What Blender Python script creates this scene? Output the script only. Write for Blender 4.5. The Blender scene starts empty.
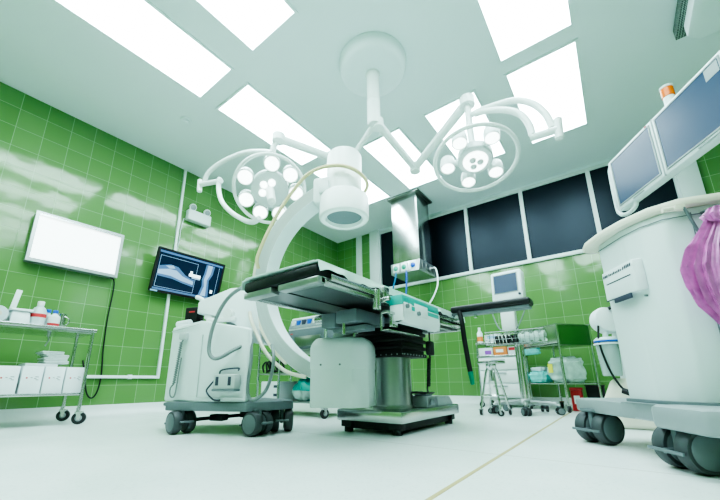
import bpy, bmesh, math, random
from math import sin, cos, pi, radians
from mathutils import Vector, Matrix
random.seed(7)
SC = bpy.context.scene
COL = SC.collection

# ------------------------------------------------------------------ materials
def mat(name, col, rough=.5, metal=0., emit=None, es=0., spec=.5, bump=0., bscale=40., var=0., alpha=1., trans=0., coat=0.):
    m = bpy.data.materials.new(name); m.use_nodes = True
    nt = m.node_tree; b = nt.nodes['Principled BSDF']
    c = (col[0], col[1], col[2], 1)
    b.inputs['Base Color'].default_value = c
    b.inputs['Roughness'].default_value = rough
    b.inputs['Metallic'].default_value = metal
    b.inputs['Specular IOR Level'].default_value = spec
    b.inputs['Alpha'].default_value = alpha
    b.inputs['Transmission Weight'].default_value = trans
    b.inputs['Coat Weight'].default_value = coat
    if emit:
        b.inputs['Emission Color'].default_value = (*emit, 1); b.inputs['Emission Strength'].default_value = es
    if bump or var:
        tc = nt.nodes.new('ShaderNodeTexCoord'); no = nt.nodes.new('ShaderNodeTexNoise')
        no.inputs['Scale'].default_value = bscale; no.inputs['Detail'].default_value = 3
        nt.links.new(tc.outputs['Object'], no.inputs['Vector'])
        if bump:
            bp = nt.nodes.new('ShaderNodeBump'); bp.inputs['Strength'].default_value = bump; bp.inputs['Distance'].default_value = .01
            nt.links.new(no.outputs['Fac'], bp.inputs['Height']); nt.links.new(bp.outputs['Normal'], b.inputs['Normal'])
        if var:
            mx = nt.nodes.new('ShaderNodeMix'); mx.data_type = 'RGBA'
            mx.inputs[6].default_value = tuple(max(0, v*(1-var)) for v in col)+(1,)
            mx.inputs[7].default_value = tuple(min(1, v*(1+var)) for v in col)+(1,)
            nt.links.new(no.outputs['Fac'], mx.inputs[0]); nt.links.new(mx.outputs[2], b.inputs['Base Color'])
    return m

def tile_mat(name, axis):
    """glazed green square tiles, 195 mm, pale grout, from world position"""
    m = bpy.data.materials.new(name); m.use_nodes = True
    nt = m.node_tree; N = nt.nodes; Lk = nt.links; b = N['Principled BSDF']
    g = N.new('ShaderNodeNewGeometry'); s = N.new('ShaderNodeSeparateXYZ'); Lk.new(g.outputs['Position'], s.inputs[0])
    c = N.new('ShaderNodeCombineXYZ')
    def off(sock, o, dst):
        a = N.new('ShaderNodeMath'); a.operation = 'SUBTRACT'; a.inputs[1].default_value = o
        Lk.new(sock, a.inputs[0]); Lk.new(a.outputs[0], dst)
    off(s.outputs['Y' if axis == 'x' else 'X'], .263-195*.195 if axis == 'x' else -2.6-195*.195, c.inputs[0])
    off(s.outputs['Z'], .287-39*.195, c.inputs[1])
    br = N.new('ShaderNodeTexBrick'); br.offset = 0; br.squash = 1
    Lk.new(c.outputs[0], br.inputs['Vector'])
    br.inputs['Scale'].default_value = 1; br.inputs['Mortar Size'].default_value = .0023
    br.inputs['Mortar Smooth'].default_value = .3
    br.inputs['Brick Width'].default_value = .195; br.inputs['Row Height'].default_value = .195
    br.inputs['Color1'].default_value = (.122, .268, .080, 1); br.inputs['Color2'].default_value = (.146, .305, .100, 1)
    br.inputs['Mortar'].default_value = (.26, .46, .23, 1)
    Lk.new(br.outputs['Color'], b.inputs['Base Color'])
    no = N.new('ShaderNodeTexNoise'); no.inputs['Scale'].default_value = 5.5; no.inputs['Detail'].default_value = 1
    Lk.new(g.outputs['Position'], no.inputs['Vector'])
    b1 = N.new('ShaderNodeBump'); b1.inputs['Strength'].default_value = .055; b1.inputs['Distance'].default_value = .05
    Lk.new(no.outputs['Fac'], b1.inputs['Height'])
    b2 = N.new('ShaderNodeBump'); b2.inputs['Strength'].default_value = .5; b2.inputs['Distance'].default_value = .002; b2.invert = True
    Lk.new(br.outputs['Fac'], b2.inputs['Height']); Lk.new(b1.outputs['Normal'], b2.inputs['Normal'])
    Lk.new(b2.outputs['Normal'], b.inputs['Normal'])
    b.inputs['Roughness'].default_value = .1; b.inputs['Specular IOR Level'].default_value = .62
    return m

def floor_mat():
    m = bpy.data.materials.new('white_terrazzo'); m.use_nodes = True
    nt = m.node_tree; N = nt.nodes; Lk = nt.links; b = N['Principled BSDF']
    g = N.new('ShaderNodeNewGeometry')
    vo = N.new('ShaderNodeTexVoronoi'); vo.inputs['Scale'].default_value = 55
    Lk.new(g.outputs['Position'], vo.inputs['Vector'])
    no = N.new('ShaderNodeTexNoise'); no.inputs['Scale'].default_value = 3; no.inputs['Detail'].default_value = 5
    Lk.new(g.outputs['Position'], no.inputs['Vector'])
    rp = N.new('ShaderNodeValToRGB'); rp.color_ramp.elements[0].color = (.68, .76, .735, 1); rp.color_ramp.elements[1].color = (.77, .83, .81, 1)
    rp.color_ramp.elements[0].position = .3; rp.color_ramp.elements[1].position = .7
    Lk.new(no.outputs['Fac'], rp.inputs[0])
    r2 = N.new('ShaderNodeValToRGB'); r2.color_ramp.elements[0].color = (.9, .9, .9, 1); r2.color_ramp.elements[1].color = (1, 1, 1, 1)
    r2.color_ramp.elements[0].position = .1; r2.color_ramp.elements[1].position = .35
    Lk.new(vo.outputs['Distance'], r2.inputs[0])
    mx = N.new('ShaderNodeMix'); mx.data_type = 'RGBA'; mx.blend_type = 'MULTIPLY'; mx.inputs[0].default_value = 1
    Lk.new(rp.outputs[0], mx.inputs[6]); Lk.new(r2.outputs[0], mx.inputs[7])
    # faint joints between the poured panels, running across the room
    s = N.new('ShaderNodeSeparateXYZ'); Lk.new(g.outputs['Position'], s.inputs[0])
    a = N.new('ShaderNodeMath'); a.operation = 'SUBTRACT'; a.inputs[1].default_value = 1.62; Lk.new(s.outputs['Y'], a.inputs[0])
    ab = N.new('ShaderNodeMath'); ab.operation = 'ABSOLUTE'; Lk.new(a.outputs[0], ab.inputs[0])
    lt = N.new('ShaderNodeMath'); lt.operation = 'LESS_THAN'; lt.inputs[1].default_value = .006; Lk.new(ab.outputs[0], lt.inputs[0])
    m2 = N.new('ShaderNodeMix'); m2.data_type = 'RGBA'; m2.inputs[7].default_value = (.56, .60, .56, 1)
    Lk.new(lt.outputs[0], m2.inputs[0]); Lk.new(mx.outputs[2], m2.inputs[6])
    Lk.new(m2.outputs[2], b.inputs['Base Color'])
    b.inputs['Roughness'].default_value = .3; b.inputs['Specular IOR Level'].default_value = .4
    return m

M = {}
M['tile_l'] = tile_mat('green_tile_left', 'x'); M['tile_b'] = tile_mat('green_tile_back', 'y')
M['floor'] = floor_mat()
M['ceil'] = mat('ceiling_paint', (.77, .87, .90), .75, var=.02, bscale=1.5)
M['cove'] = mat('white_cove', (.75, .81, .79), .35, var=.02, bscale=4)
M['seam'] = mat('brass_seam', (.52, .44, .20), .45, .2)
M['white'] = mat('white_enamel', (.76, .84, .845), .32, var=.015, bscale=6)
M['white2'] = mat('white_matt_plastic', (.76, .81, .79), .5, var=.02, bscale=9)
M['cream'] = mat('cream_plastic', (.76, .74, .62), .45, var=.03, bscale=7)
M['ivory'] = mat('ivory_hose', (.64, .56, .32), .45)
M['machine'] = mat('machine_white', (.68, .775, .77), .38, var=.015, bscale=5)
M['machine_sh'] = mat('machine_grey_white', (.46, .53, .51), .4)
M['grey'] = mat('grey_plastic', (.16, .20, .215), .45, var=.05, bscale=12)
M['lgrey'] = mat('light_grey_plastic', (.29, .34, .345), .42, var=.04, bscale=10)
M['wheelside'] = mat('caster_cover_grey', (.15, .185, .195), .42)
M['tread'] = mat('grey_tread', (.068, .083, .088), .5)
M['dark'] = mat('dark_rubber', (.022, .026, .028), .55)
M['black'] = mat('black_plastic', (.010, .011, .013), .5)
M['blackfab'] = mat('black_vinyl', (.012, .014, .018), .42, bump=.1, bscale=60)
M['steel'] = mat('stainless_steel', (.58, .61, .60), .22, 1., var=.06, bscale=3)
M['steel_d'] = mat('brushed_steel_dark', (.36, .385, .38), .3, 1., var=.08, bscale=4)
M['chrome'] = mat('chrome_tube', (.66, .69, .68), .14, 1.)
M['alu'] = mat('anodised_aluminium', (.42, .46, .46), .3, .8)
M['under'] = mat('tabletop_underside', (.11, .125, .13), .28, .4, var=.1, bscale=5)
M['light'] = mat('diffuser_glow', (.9, .95, .93), .5, emit=(.775, .965, 1.), es=6.7)
M['lens'] = mat('lamp_lens', (.85, .92, .92), .15, emit=(.95, 1., 1.), es=1.7)
M['lens_off'] = mat('lamp_glass', (.80, .88, .87), .1, emit=(.95, 1., 1.), es=.55)
M['viewer'] = mat('viewer_glow', (.9, .95, .95), .4, emit=(.93, .98, 1.), es=1.0)
M['lampwhite'] = mat('lamp_white', (.80, .87, .85), .3)
M['lampgrey'] = mat('lamp_pale_grey', (.60, .68, .67), .35)
M['glass'] = mat('dark_window_film', (.0035, .006, .011), .4, spec=.5)
M['glass'].node_tree.nodes['Principled BSDF'].inputs['Specular Tint'].default_value = (.68, .84, 1, 1)
M['frame'] = mat('window_frame_white', (.68, .77, .76), .4)
M['screen_glow'] = mat('blank_monitor_glass', (.014, .034, .07), .26, spec=.38, emit=(.12, .26, .45), es=.12)  # faint blue glow put into the blank screens
M['navy'] = mat('xray_navy', (.004, .010, .03), .2, emit=(.010, .025, .06), es=.35, spec=.5)
M['xmid'] = mat('xray_blue', (.05, .10, .2), .25, emit=(.10, .19, .34), es=.42)
M['xlight'] = mat('xray_pale', (.2, .3, .4), .25, emit=(.30, .44, .62), es=.45)
M['xwhite'] = mat('xray_white', (.6, .7, .8), .25, emit=(.8, .92, 1), es=.8)
M['sheet'] = mat('mint_drape', (.56, .76, .69), .75, bump=.35, bscale=22, var=.08)
M['teal'] = mat('teal_plastic', (.03, .42, .36), .4)
M['tealfilm'] = mat('teal_wrap', (.16, .58, .56), .25, var=.25, bscale=14, bump=.5)
M['clear'] = mat('clear_plastic', (.75, .88, .88), .12, trans=.55, alpha=.75)
M['frost'] = mat('frosted_plastic', (.70, .82, .84), .3, trans=.25)
M['bag'] = mat('clear_crumpled_film', (.52, .70, .64), .22, bump=.9, bscale=18, var=.35, trans=.15)
M['pink'] = mat('pink_film', (.64, .19, .51), .28, var=.55, bscale=26, bump=.3, spec=.6)
M['red'] = mat('red_plastic', (.55, .03, .035), .4)
M['redtxt'] = mat('red_label', (.62, .05, .06), .5)
M['orange'] = mat('orange_lens', (.80, .17, .004), .25)
M['orangel'] = mat('orange_label', (.85, .28, .08), .5)
M['purple'] = mat('purple_label', (.34, .10, .5), .5)
M['yellow'] = mat('yellow_label', (.85, .80, .08), .5)
M['blue'] = mat('blue_plastic', (.03, .13, .55), .4)
M['bluec'] = mat('blue_hose', (.02, .22, .42), .4)
M['bluel'] = mat('pale_blue_label', (.30, .52, .72), .5)
M['paper'] = mat('white_card', (.74, .80, .82), .6, var=.02, bscale=8)
M['ink'] = mat('dark_ink', (.05, .06, .09), .6)
M['linen'] = mat('folded_linen', (.72, .80, .78), .85, bump=.4, bscale=35)
M['greenwrap'] = mat('green_wrap', (.02, .22, .13), .5)
M['hose'] = mat('grey_hose', (.20, .245, .24), .45)
M['bellow'] = mat('black_bellows', (.010, .010, .011), .6)
M['greenrefl'] = mat('green_reflection_steel', (.045, .14, .03), .3)  # steel tray side, its green reflection put into the base colour
M['outlet_g'] = mat('green_outlet', (.05, .42, .30), .4)

# ------------------------------------------------------------------ mesh builder
def cat_rom(pts, sub=8):
    P = [Vector(p) for p in pts]
    if len(P) < 3: return P
    out = []
    for i in range(len(P)-1):
        p0 = P[i-1] if i > 0 else P[i]*2-P[i+1]; p1 = P[i]; p2 = P[i+1]; p3 = P[i+2] if i+2 < len(P) else P[i+1]*2-P[i]
        for k in range(sub):
            t = k/sub
            out.append(.5*((2*p1)+(p2-p0)*t+(2*p0-5*p1+4*p2-p3)*t*t+(3*p1-p0-3*p2+p3)*t**3))
    out.append(P[-1]); return out

def frame_of(d):
    d = Vector(d).normalized(); a = Vector((0, 0, 1)) if abs(d.z) < .9 else Vector((1, 0, 0))
    x = a.cross(d).normalized(); y = d.cross(x); return x, y, d

class MB:
    def __init__(s): s.v = []; s.f = []; s.mi = []
    def add(s, vs, fs, mi=0, T=None):
        o = len(s.v)
        s.v += [tuple(T @ Vector(v)) if T else tuple(v) for v in vs]
        for f in fs: s.f.append(tuple(i+o for i in f)); s.mi.append(mi)
        return s
    def from_bm(s, bm, mi=0, T=None):
        bm.verts.index_update()
        return s.add([v.co.copy() for v in bm.verts], [[v.index for v in f.verts] for f in bm.faces], mi, T)
    def bb(s, x0, x1, y0, y1, z0, z1, bev=0, mi=0, T=None, seg=2):
        bm = bmesh.new(); bmesh.ops.create_cube(bm, size=1)
        for v in bm.verts: v.co = Vector((x0+(v.co.x+.5)*(x1-x0), y0+(v.co.y+.5)*(y1-y0), z0+(v.co.z+.5)*(z1-z0)))
        if bev: bmesh.ops.bevel(bm, geom=list(bm.edges), offset=bev, segments=seg, profile=.5, affect='EDGES')
        s.from_bm(bm, mi, T); bm.free(); return s
    def prism(s, poly, z0, z1, bev=0, mi=0, T=None, seg=2, top=None):
        """plan polygon extruded in z; top may be a second polygon (taper) or a z per vertex"""
        bm = bmesh.new(); n = len(poly)
        b = [bm.verts.new((p[0], p[1], z0)) for p in poly]
        tp = top or poly
        t = [bm.verts.new((p[0], p[1], z1[i] if isinstance(z1, (list, tuple)) else z1)) for i, p in enumerate(tp)]
        bm.faces.new(b[::-1]); bm.faces.new(t)
        for i in range(n): bm.faces.new((b[i], b[(i+1) % n], t[(i+1) % n], t[i]))
        if bev: bmesh.ops.bevel(bm, geom=list(bm.edges), offset=bev, segments=seg, profile=.5, affect='EDGES')
        s.from_bm(bm, mi, T); bm.free(); return s
    def cyl(s, p0, p1, r0, r1=None, n=24, mi=0, cap=True, bev=0):
        r1 = r0 if r1 is None else r1; p0 = Vector(p0); p1 = Vector(p1); x, y, d = frame_of(p1-p0); L = (p1-p0).length
        prof = [(r0, 0), (r1, L)] if not bev else [(r0-bev, 0), (r0, bev), (r1, L-bev), (r1-bev, L)]
        return s.rev(prof, p0, x, y, d, n, mi, cap)
    def rev(s, prof, o, x, y, d, n=32, mi=0, cap=True):
        vs = []; fs = []
        for r, h in prof:
            for k in range(n):
                a = 2*pi*k/n; vs.append(Vector(o)+x*(r*cos(a))+y*(r*sin(a))+d*h)
        for j in range(len(prof)-1):
            for k in range(n):
                fs.append((j*n+k, j*n+(k+1) % n, (j+1)*n+(k+1) % n, (j+1)*n+k))
        if cap:
            fs.append(tuple(range(n))[::-1]); fs.append(tuple((len(prof)-1)*n+k for k in range(n)))
        return s.add(vs, fs, mi)
    def lathe(s, prof, c=(0, 0, 0), d=(0, 0, 1), n=32, mi=0, cap=True):
        x, y, d = frame_of(d); return s.rev(prof, c, x, y, d, n, mi, cap)
    def tube(s, pts, r, n=8, mi=0, sub=8, smooth=True, cap=True):
        P = cat_rom(pts, sub) if smooth else [Vector(p) for p in pts]
        t0 = (P[1]-P[0]).normalized(); x, y, _ = frame_of(t0); vs = []; fs = []
        for i, p in enumerate(P):
            t = (P[min(i+1, len(P)-1)]-P[max(i-1, 0)]).normalized()
            x = (x-t*x.dot(t)).normalized(); y = t.cross(x)
            rr = r[min(i*len(r)//len(P), len(r)-1)] if isinstance(r, (list, tuple)) else r
            for k in range(n):
                a = 2*pi*k/n; vs.append(p+x*(rr*cos(a))+y*(rr*sin(a)))
        for i in range(len(P)-1):
            for k in range(n): fs.append((i*n+k, i*n+(k+1) % n, (i+1)*n+(k+1) % n, (i+1)*n+k))
        if cap: fs.append(tuple(range(n))[::-1]); fs.append(tuple((len(P)-1)*n+k for k in range(n)))
        return s.add(vs, fs, mi)
    def torus(s, c, d, R, r, n=48, m=10, mi=0, a0=0, a1=2*pi):
        x, y, d = frame_of(d); c = Vector(c); full = abs(a1-a0-2*pi) < 1e-6
        P = [c+x*(R*cos(a0+(a1-a0)*k/n))+y*(R*sin(a0+(a1-a0)*k/n)) for k in range(n+(0 if full else 1))]
        vs = []; fs = []
        for k, p in enumerate(P):
            rad = (p-c).normalized()
            for j in range(m):
                b = 2*pi*j/m; vs.append(p+rad*(r*cos(b))+d*(r*sin(b)))
        K = len(P)
        for k in range(K if full else K-1):
            for j in range(m): fs.append((k*m+j, ((k+1) % K)*m+j, ((k+1) % K)*m+(j+1) % m, k*m+(j+1) % m))
        return s.add(vs, fs, mi)
    def arc(s, c, R0, R1, v0, v1, a0, a1, n=48, mi=0):
        """ring section in the local x-z plane, rectangular cross-section R0..R1 by v0..v1 (y)"""
        vs = []; fs = []
        for k in range(n+1):
            a = a0+(a1-a0)*k/n
            for R, v in ((R0, v0), (R1, v0), (R1, v1), (R0, v1)): vs.append((c[0]+R*cos(a), c[1]+v, c[2]+R*sin(a)))
        for k in range(n):
            for j in range(4): fs.append((k*4+j, k*4+(j+1) % 4, (k+1)*4+(j+1) % 4, (k+1)*4+j))
        fs.append((0, 1, 2, 3)); fs.append((n*4+3, n*4+2, n*4+1, n*4)); return s.add(vs, fs, mi)
    def quad(s, a, b, c, d, mi=0): return s.add([a, b, c, d], [(0, 1, 2, 3)], mi)
    def grid(s, fn, nu, nv, mi=0, closed=False):
        vs = [fn(i/(nu if closed else nu), j/nv) for j in range(nv+1) for i in range(nu if closed else nu+1)]
        w = nu if closed else nu+1; fs = []
        for j in range(nv):
            for i in range(nu): fs.append((j*w+i, j*w+(i+1) % w, (j+1)*w+(i+1) % w, (j+1)*w+i))
        return s.add(vs, fs, mi)

W = {}
def obj(name, mb, mats, parent=None, local=False, smooth=38, kind=None, label=None):
    me = bpy.data.meshes.new(name)
    vs = mb.v
    if parent is not None and not local:
        I = W[parent.name].inverted(); vs = [tuple(I @ Vector(v)) for v in vs]
    me.from_pydata(vs, [], mb.f)
    for m in (mats if isinstance(mats, (list, tuple)) else [mats]): me.materials.append(m)
    me.polygons.foreach_set('material_index', mb.mi)
    bm = bmesh.new(); bm.from_mesh(me); bmesh.ops.recalc_face_normals(bm, faces=bm.faces); bm.to_mesh(me); bm.free()
    if smooth:
        me.shade_smooth(); me.set_sharp_from_angle(angle=radians(smooth))
    me.update()
    o = bpy.data.objects.new(name, me); COL.objects.link(o)
    if parent is not None: o.parent = parent; W[o.name] = W[parent.name]
    else: W[o.name] = Matrix()
    if kind: o['kind'] = kind
    if label: o['label'] = label
    return o
def thing(name, label, category, loc=(0, 0, 0), rz=0, group=None):
    o = bpy.data.objects.new(name, None); COL.objects.link(o); o.empty_display_size = .1
    o.location = loc; o.rotation_euler = (0, 0, rz)
    W[o.name] = Matrix.Translation(loc) @ Matrix.Rotation(rz, 4, 'Z')
    o['label'] = label; o['category'] = category
    if group: o['group'] = group
    return o
def solo(name, mb, mats, label, category, group=None, smooth=38):
    """a thing that is one mesh: origin moved to its base"""
    n = len(mb.v); lo = min(v[2] for v in mb.v)
    c = Vector((sum(v[0] for v in mb.v)/n, sum(v[1] for v in mb.v)/n, lo))
    mb.v = [tuple(Vector(v)-c) for v in mb.v]
    o = obj(name, mb, mats, smooth=smooth); o.location = c; W[o.name] = Matrix.Translation(c)
    o['label'] = label; o['category'] = category
    if group: o['group'] = group
    return o
def struct(name, mb, mats, parent=None, smooth=38):
    return obj(name, mb, mats, parent, smooth=smooth, kind='structure')

# ------------------------------------------------------------------ camera
f_px, ppx, ppy = 343.4663, 354.5199, 291.352
yaw, pitch, roll = .6454, .2577, -.0075
fwd = Vector((-sin(yaw)*cos(pitch), cos(yaw)*cos(pitch), sin(pitch))); rt = Vector((cos(yaw), sin(yaw), 0)); up = rt.cross(fwd)
r2 = rt*cos(roll)+up*sin(roll); u2 = -rt*sin(roll)+up*cos(roll)
cam = bpy.data.cameras.new('camera'); co = bpy.data.objects.new('camera', cam); COL.objects.link(co)
cam.sensor_width = 36; cam.lens = f_px/720*36; cam.shift_x = (360-ppx)/720; cam.shift_y = (ppy-250)/720
cam.clip_start = .02
mw = Matrix((r2, u2, -fwd)).transposed().to_4x4(); mw.translation = (0, 0, .3); co.matrix_world = mw
SC.camera = co

# ------------------------------------------------------------------ room shell
XL, YB, XR, YF, H = -4.138, 4.946, 2.1, -1.7, 3.0
struct('floor', MB().bb(XL-.1, XR+.1, YF-.1, YB+.1, -.1, 0), M['floor'], smooth=0)
struct('ceiling', MB().bb(XL-.1, XR+.1, YF-.1, YB+.1, H, H+.1), M['ceil'], smooth=0)
struct('wall_left', MB().bb(XL-.1, XL, YF, YB, 0, H), M['tile_l'], smooth=0)
struct('wall_right', MB().bb(XR, XR+.1, YF, YB, 0, H), M['tile_l'], smooth=0)
struct('wall_front', MB().bb(XL, XR, YF-.1, YF, 0, H), M['tile_b'], smooth=0)
WX0, WX1, WZ0, WZ1 = -3.14, .845, 1.875, 2.925
wb = MB().bb(XL, XR, YB, YB+.1, 0, WZ0).bb(XL, WX0, YB, YB+.1, WZ0, H).bb(WX1, XR, YB, YB+.1, WZ0, H)
struct('wall_back', wb, M['tile_b'], smooth=0)
struct('trim_1', MB().bb(WX0, WX1, YB-.004, YB+.1, WZ1, H), M['ceil'], smooth=0)          # plain band over the windows
def cove(pts_along, nrm, name):
    (x0, y0), (x1, y1) = pts_along; mb = MB(); prof = []
    prof = [(0, .1), (.008, .1)]+[(.008+.06*(1-cos(a)), .07-.07*sin(a)) for a in [i*pi/2/6 for i in range(7)]]+[(0, 0)]
    vs = []
    for (x, y) in ((x0, y0), (x1, y1)):
        for d, z in prof: vs.append((x+nrm[0]*d, y+nrm[1]*d, z))
    k = len(prof); fs = [(i, (i+1) % k, k+(i+1) % k, k+i) for i in range(k)]+[tuple(range(k))[::-1], tuple(range(k, 2*k))]
    mb.add(vs, fs); struct(name, mb, M['cove'])
cove(((XL, YF), (XL, YB)), (1, 0), 'baseboard_left'); cove(((XL, YB), (XR, YB)), (0, -1), 'baseboard_back')
struct('trim_2', MB().bb(-.462, -.448, YF, YB-.07, -.002, .0012), M['seam'], smooth=0)     # brass strip in the floor
struct('trim_3', MB().bb(-3.66, -3.535, YB-.03, YB, .1, H, .006), M['frame'])            # white upright by the corner
struct('trim_4', MB().bb(-3.335, -3.14, YB-.05, YB, .1, H, .006), M['frame'])
struct('trim_5', MB().bb(.845, 1.03, YB-.05, YB, .1, H, .006), M['frame'])
struct('trim_6', MB().bb(WX0, WX1, YB-.035, YB, WZ0-.045, WZ0, .005), M['frame'])
struct('trim_7', MB().bb(WX0, WX1, YB-.02, YB, WZ1, WZ1+.03, .003), M['frame'])
edges = [-3.14, -2.335, -1.535, -.742, .062, .845]
for i in range(5):
    a, b = edges[i], edges[i+1]; fw = .024
    mb = MB().bb(a, a+fw, YB-.03, YB+.03, WZ0, WZ1).bb(b-fw, b, YB-.03, YB+.03, WZ0, WZ1).bb(a, b, YB-.01, YB+.03, WZ0, WZ0+.012).bb(a, b, YB-.01, YB+.03, WZ1-.01, WZ1)
    w = struct('window_%d' % (i+1), mb, M['frame'], smooth=0)
    pn = MB().bb(a+fw, b-fw, YB+.012, YB+.026, WZ0+.012, WZ1-.01)
    struct('pane', pn, M['glass'], parent=w, smooth=0)

# ------------------------------------------------------------------ ceiling light panels
LP = [(-2.84, -2.335, .1, 1.3, 'bright ceiling light panel at the upper left, nearest the green wall and nearest the camera'),
      (-2.03, -1.53, .1, 1.305, 'bright ceiling light panel cut by the top edge, left of the lamp canopy'),
      (-2.84, -2.355, 1.495, 2.67, 'long ceiling light panel above the left surgical lamp'),
      (-.40, .12, 1.48, 2.68, 'wide ceiling light panel at the top edge, right of the lamp canopy'),
      (-.40, .13, 2.865, 4.03, 'ceiling light panel nearest the monitor cart, just behind the right lamp yoke'),
      (-1.21, -.705, 2.865, 4.01, 'ceiling light panel seen directly behind the right surgical lamp'),
      (-2.01, -1.53, 2.865, 4.02, 'ceiling light panel in front of the steel ceiling column'),
      (-2.84, -2.36, 2.865, 4.02, 'ceiling light panel mostly hidden behind the white image intensifier'),
      (-1.21, -.705, .1, 1.3, 'unseen light panel in the ceiling above the camera'), (-.40, .12, .1, 1.3, 'unseen light panel in the ceiling above the camera'),  # from here on unseen panels, kept for the light they give
      (-2.84, -2.34, -1.3, -.1, 'unseen light panel added behind the camera to light the room'), (-1.21, -.705, -1.3, -.1, 'unseen light panel added behind the camera to light the room'),  # added out of view to light the room from behind
      (.42, .92, .1, 1.3, 'unseen light panel in the ceiling above the camera'), ]
for (x0, x1, y0, y1, lab) in LP:
    t = thing('ceiling_light', lab, 'ceiling light', ((x0+x1)/2, (y0+y1)/2, H), group='ceiling light panels')
    b = .022
    fr = MB().bb(x0-b, x0, y0-b, y1+b, H-.012, H).bb(x1, x1+b, y0-b, y1+b, H-.012, H).bb(x0, x1, y0-b, y0, H-.012, H).bb(x0, x1, y1, y1+b, H-.012, H)
    obj('light_frame', fr, M['alu'] if False else M['ceil'], t, smooth=0)
    obj('diffuser', MB().bb(x0, x1, y0, y1, H-.006, H), M['light'], t, smooth=0)

# ceiling air unit, smoke detector
t = thing('air_vent_unit', 'white boxed air unit on the ceiling with a perforated grey side, top right corner', 'air vent', (1.0, 3.0, H))
obj('housing', MB().prism([(.80, 1.9), (1.5, 1.9), (1.5, 3.22), (.88, 3.22), (.80, 3.14)], 2.80, H, .012), M['ceil'], t)
def perf():
    m = bpy.data.materials.new('perforated_grille'); m.use_nodes = True; nt = m.node_tree; b = nt.nodes['Principled BSDF']
    g = nt.nodes.new('ShaderNodeNewGeometry'); v = nt.nodes.new('ShaderNodeTexVoronoi'); v.inputs['Scale'].default_value = 60; v.inputs['Randomness'].default_value = .1
    nt.links.new(g.outputs['Position'], v.inputs['Vector'])
    r = nt.nodes.new('ShaderNodeValToRGB'); r.color_ramp.elements[0].color = (.03, .05, .045, 1); r.color_ramp.elements[1].color = (.34, .42, .38, 1)
    r.color_ramp.elements[0].position = .3; r.color_ramp.elements[1].position = .55
    nt.links.new(v.outputs['Distance'], r.inputs[0]); nt.links.new(r.outputs[0], b.inputs['Base Color']); b.inputs['Roughness'].default_value = .5
    return m
obj('grille', MB().prism([(.765, 1.9), (.80, 1.9), (.80, 3.13), (.875, 3.23), (.86, 3.25), (.765, 3.25)], 2.90, H, .006), perf(), t)
t = thing('smoke_detector', 'small round white detector on the ceiling near the left wall', 'smoke detector', (-3.257, 1.375, H))
obj('base', MB().lathe([(.055, 0), (.05, .018), (.03, .02)], (-3.257, 1.375, H), (0, 0, -1)), M['ceil'], t)
obj('sensor', MB().lathe([(.03, .018), (.026, .035), (.01, .04)], (-3.257, 1.375, H), (0, 0, -1)), M['ceil'], t)

# ------------------------------------------------------------------ left wall fittings
t = thing('xray_viewer', 'glowing white x-ray light box mounted on the green left wall', 'light box', (XL, .89, 1.36))
y0, y1, z0, z1, xf = .53, 1.245, 1.365, 1.845, XL+.1
obj('housing', MB().bb(XL, xf-.012, y0+.004, y1-.004, z0+.004, z1-.004, .006), M['lgrey'], t)
b = .026
obj('viewer_frame', MB().bb(xf-.012, xf+.004, y0, y0+b, z0, z1).bb(xf-.012, xf+.004, y1-b, y1, z0, z1).bb(xf-.012, xf+.004, y0+b, y1-b, z0, z0+b*1.2).bb(xf-.012, xf+.004, y0+b, y1-b, z1-b, z1), M['alu'], t, smooth=0)
obj('light_screen', MB().bb(xf-.012, xf-.002, y0+b, y1-b, z0+b, z1-b), M['viewer'], t, smooth=0)
obj('film_clip', MB().bb(xf-.002, xf+.012, y0+b, y1-b, z1-b-.012, z1-b+.004), M['steel'], t)
obj('power_cord', MB().tube([(-4.09, 1.20, 1.37), (-4.09, 1.235, 1.352), (-4.115, 1.257, 1.25), (-4.12, 1.251, .93), (-4.12, 1.262, .627), (-4.12, 1.283, .384), (-4.12, 1.272, .223), (-4.12, 1.234, .168), (-4.12, 1.185, .225), (-4.12, 1.145, .40), (-4.12, 1.11, .52)], .0065), M['black'], t)
# conduit
solo('wall_conduit', MB().bb(XL, XL+.03, 1.807, 1.837, .352, H, .004).bb(XL, XL+.03, .95, 1.807, .352, .382, .004).bb(XL, XL+.033, 1.52, 1.56, .345, .389, .004), M['white'], 'thin white cable conduit running down the left wall and turning along it', 'conduit')
# emergency light
t = thing('emergency_light', 'white twin-lamp emergency light high on the left wall', 'emergency light', (XL, 2.05, 2.3))
obj('housing', MB().bb(XL, XL+.09, 1.90, 2.205, 2.31, 2.455, .012), M['white'], t)
for y in (1.955, 2.15):
    l = obj('lamp_head', MB().cyl((XL+.05, y, 2.44), (XL+.05, y, 2.475), .012).lathe([(.02, -.02), (.042, 0), (.045, .03), (.04, .034)], (XL+.045, y, 2.505), (.85, 0, -.35), 20), M['lampwhite'], t)
    obj('lens', MB().lathe([(.036, .035), (.02, .042), (.0, .043)], (XL+.045, y, 2.505), (.85, 0, -.35), 20, cap=False), M['lgrey'], l)
obj('mount_cord', MB().tube([(XL+.01, 1.885, 2.33), (XL+.01, 1.865, 2.2), (XL+.01, 1.86, 2.0), (XL+.01, 1.845, 1.85)], .005), M['white'], t)
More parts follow.
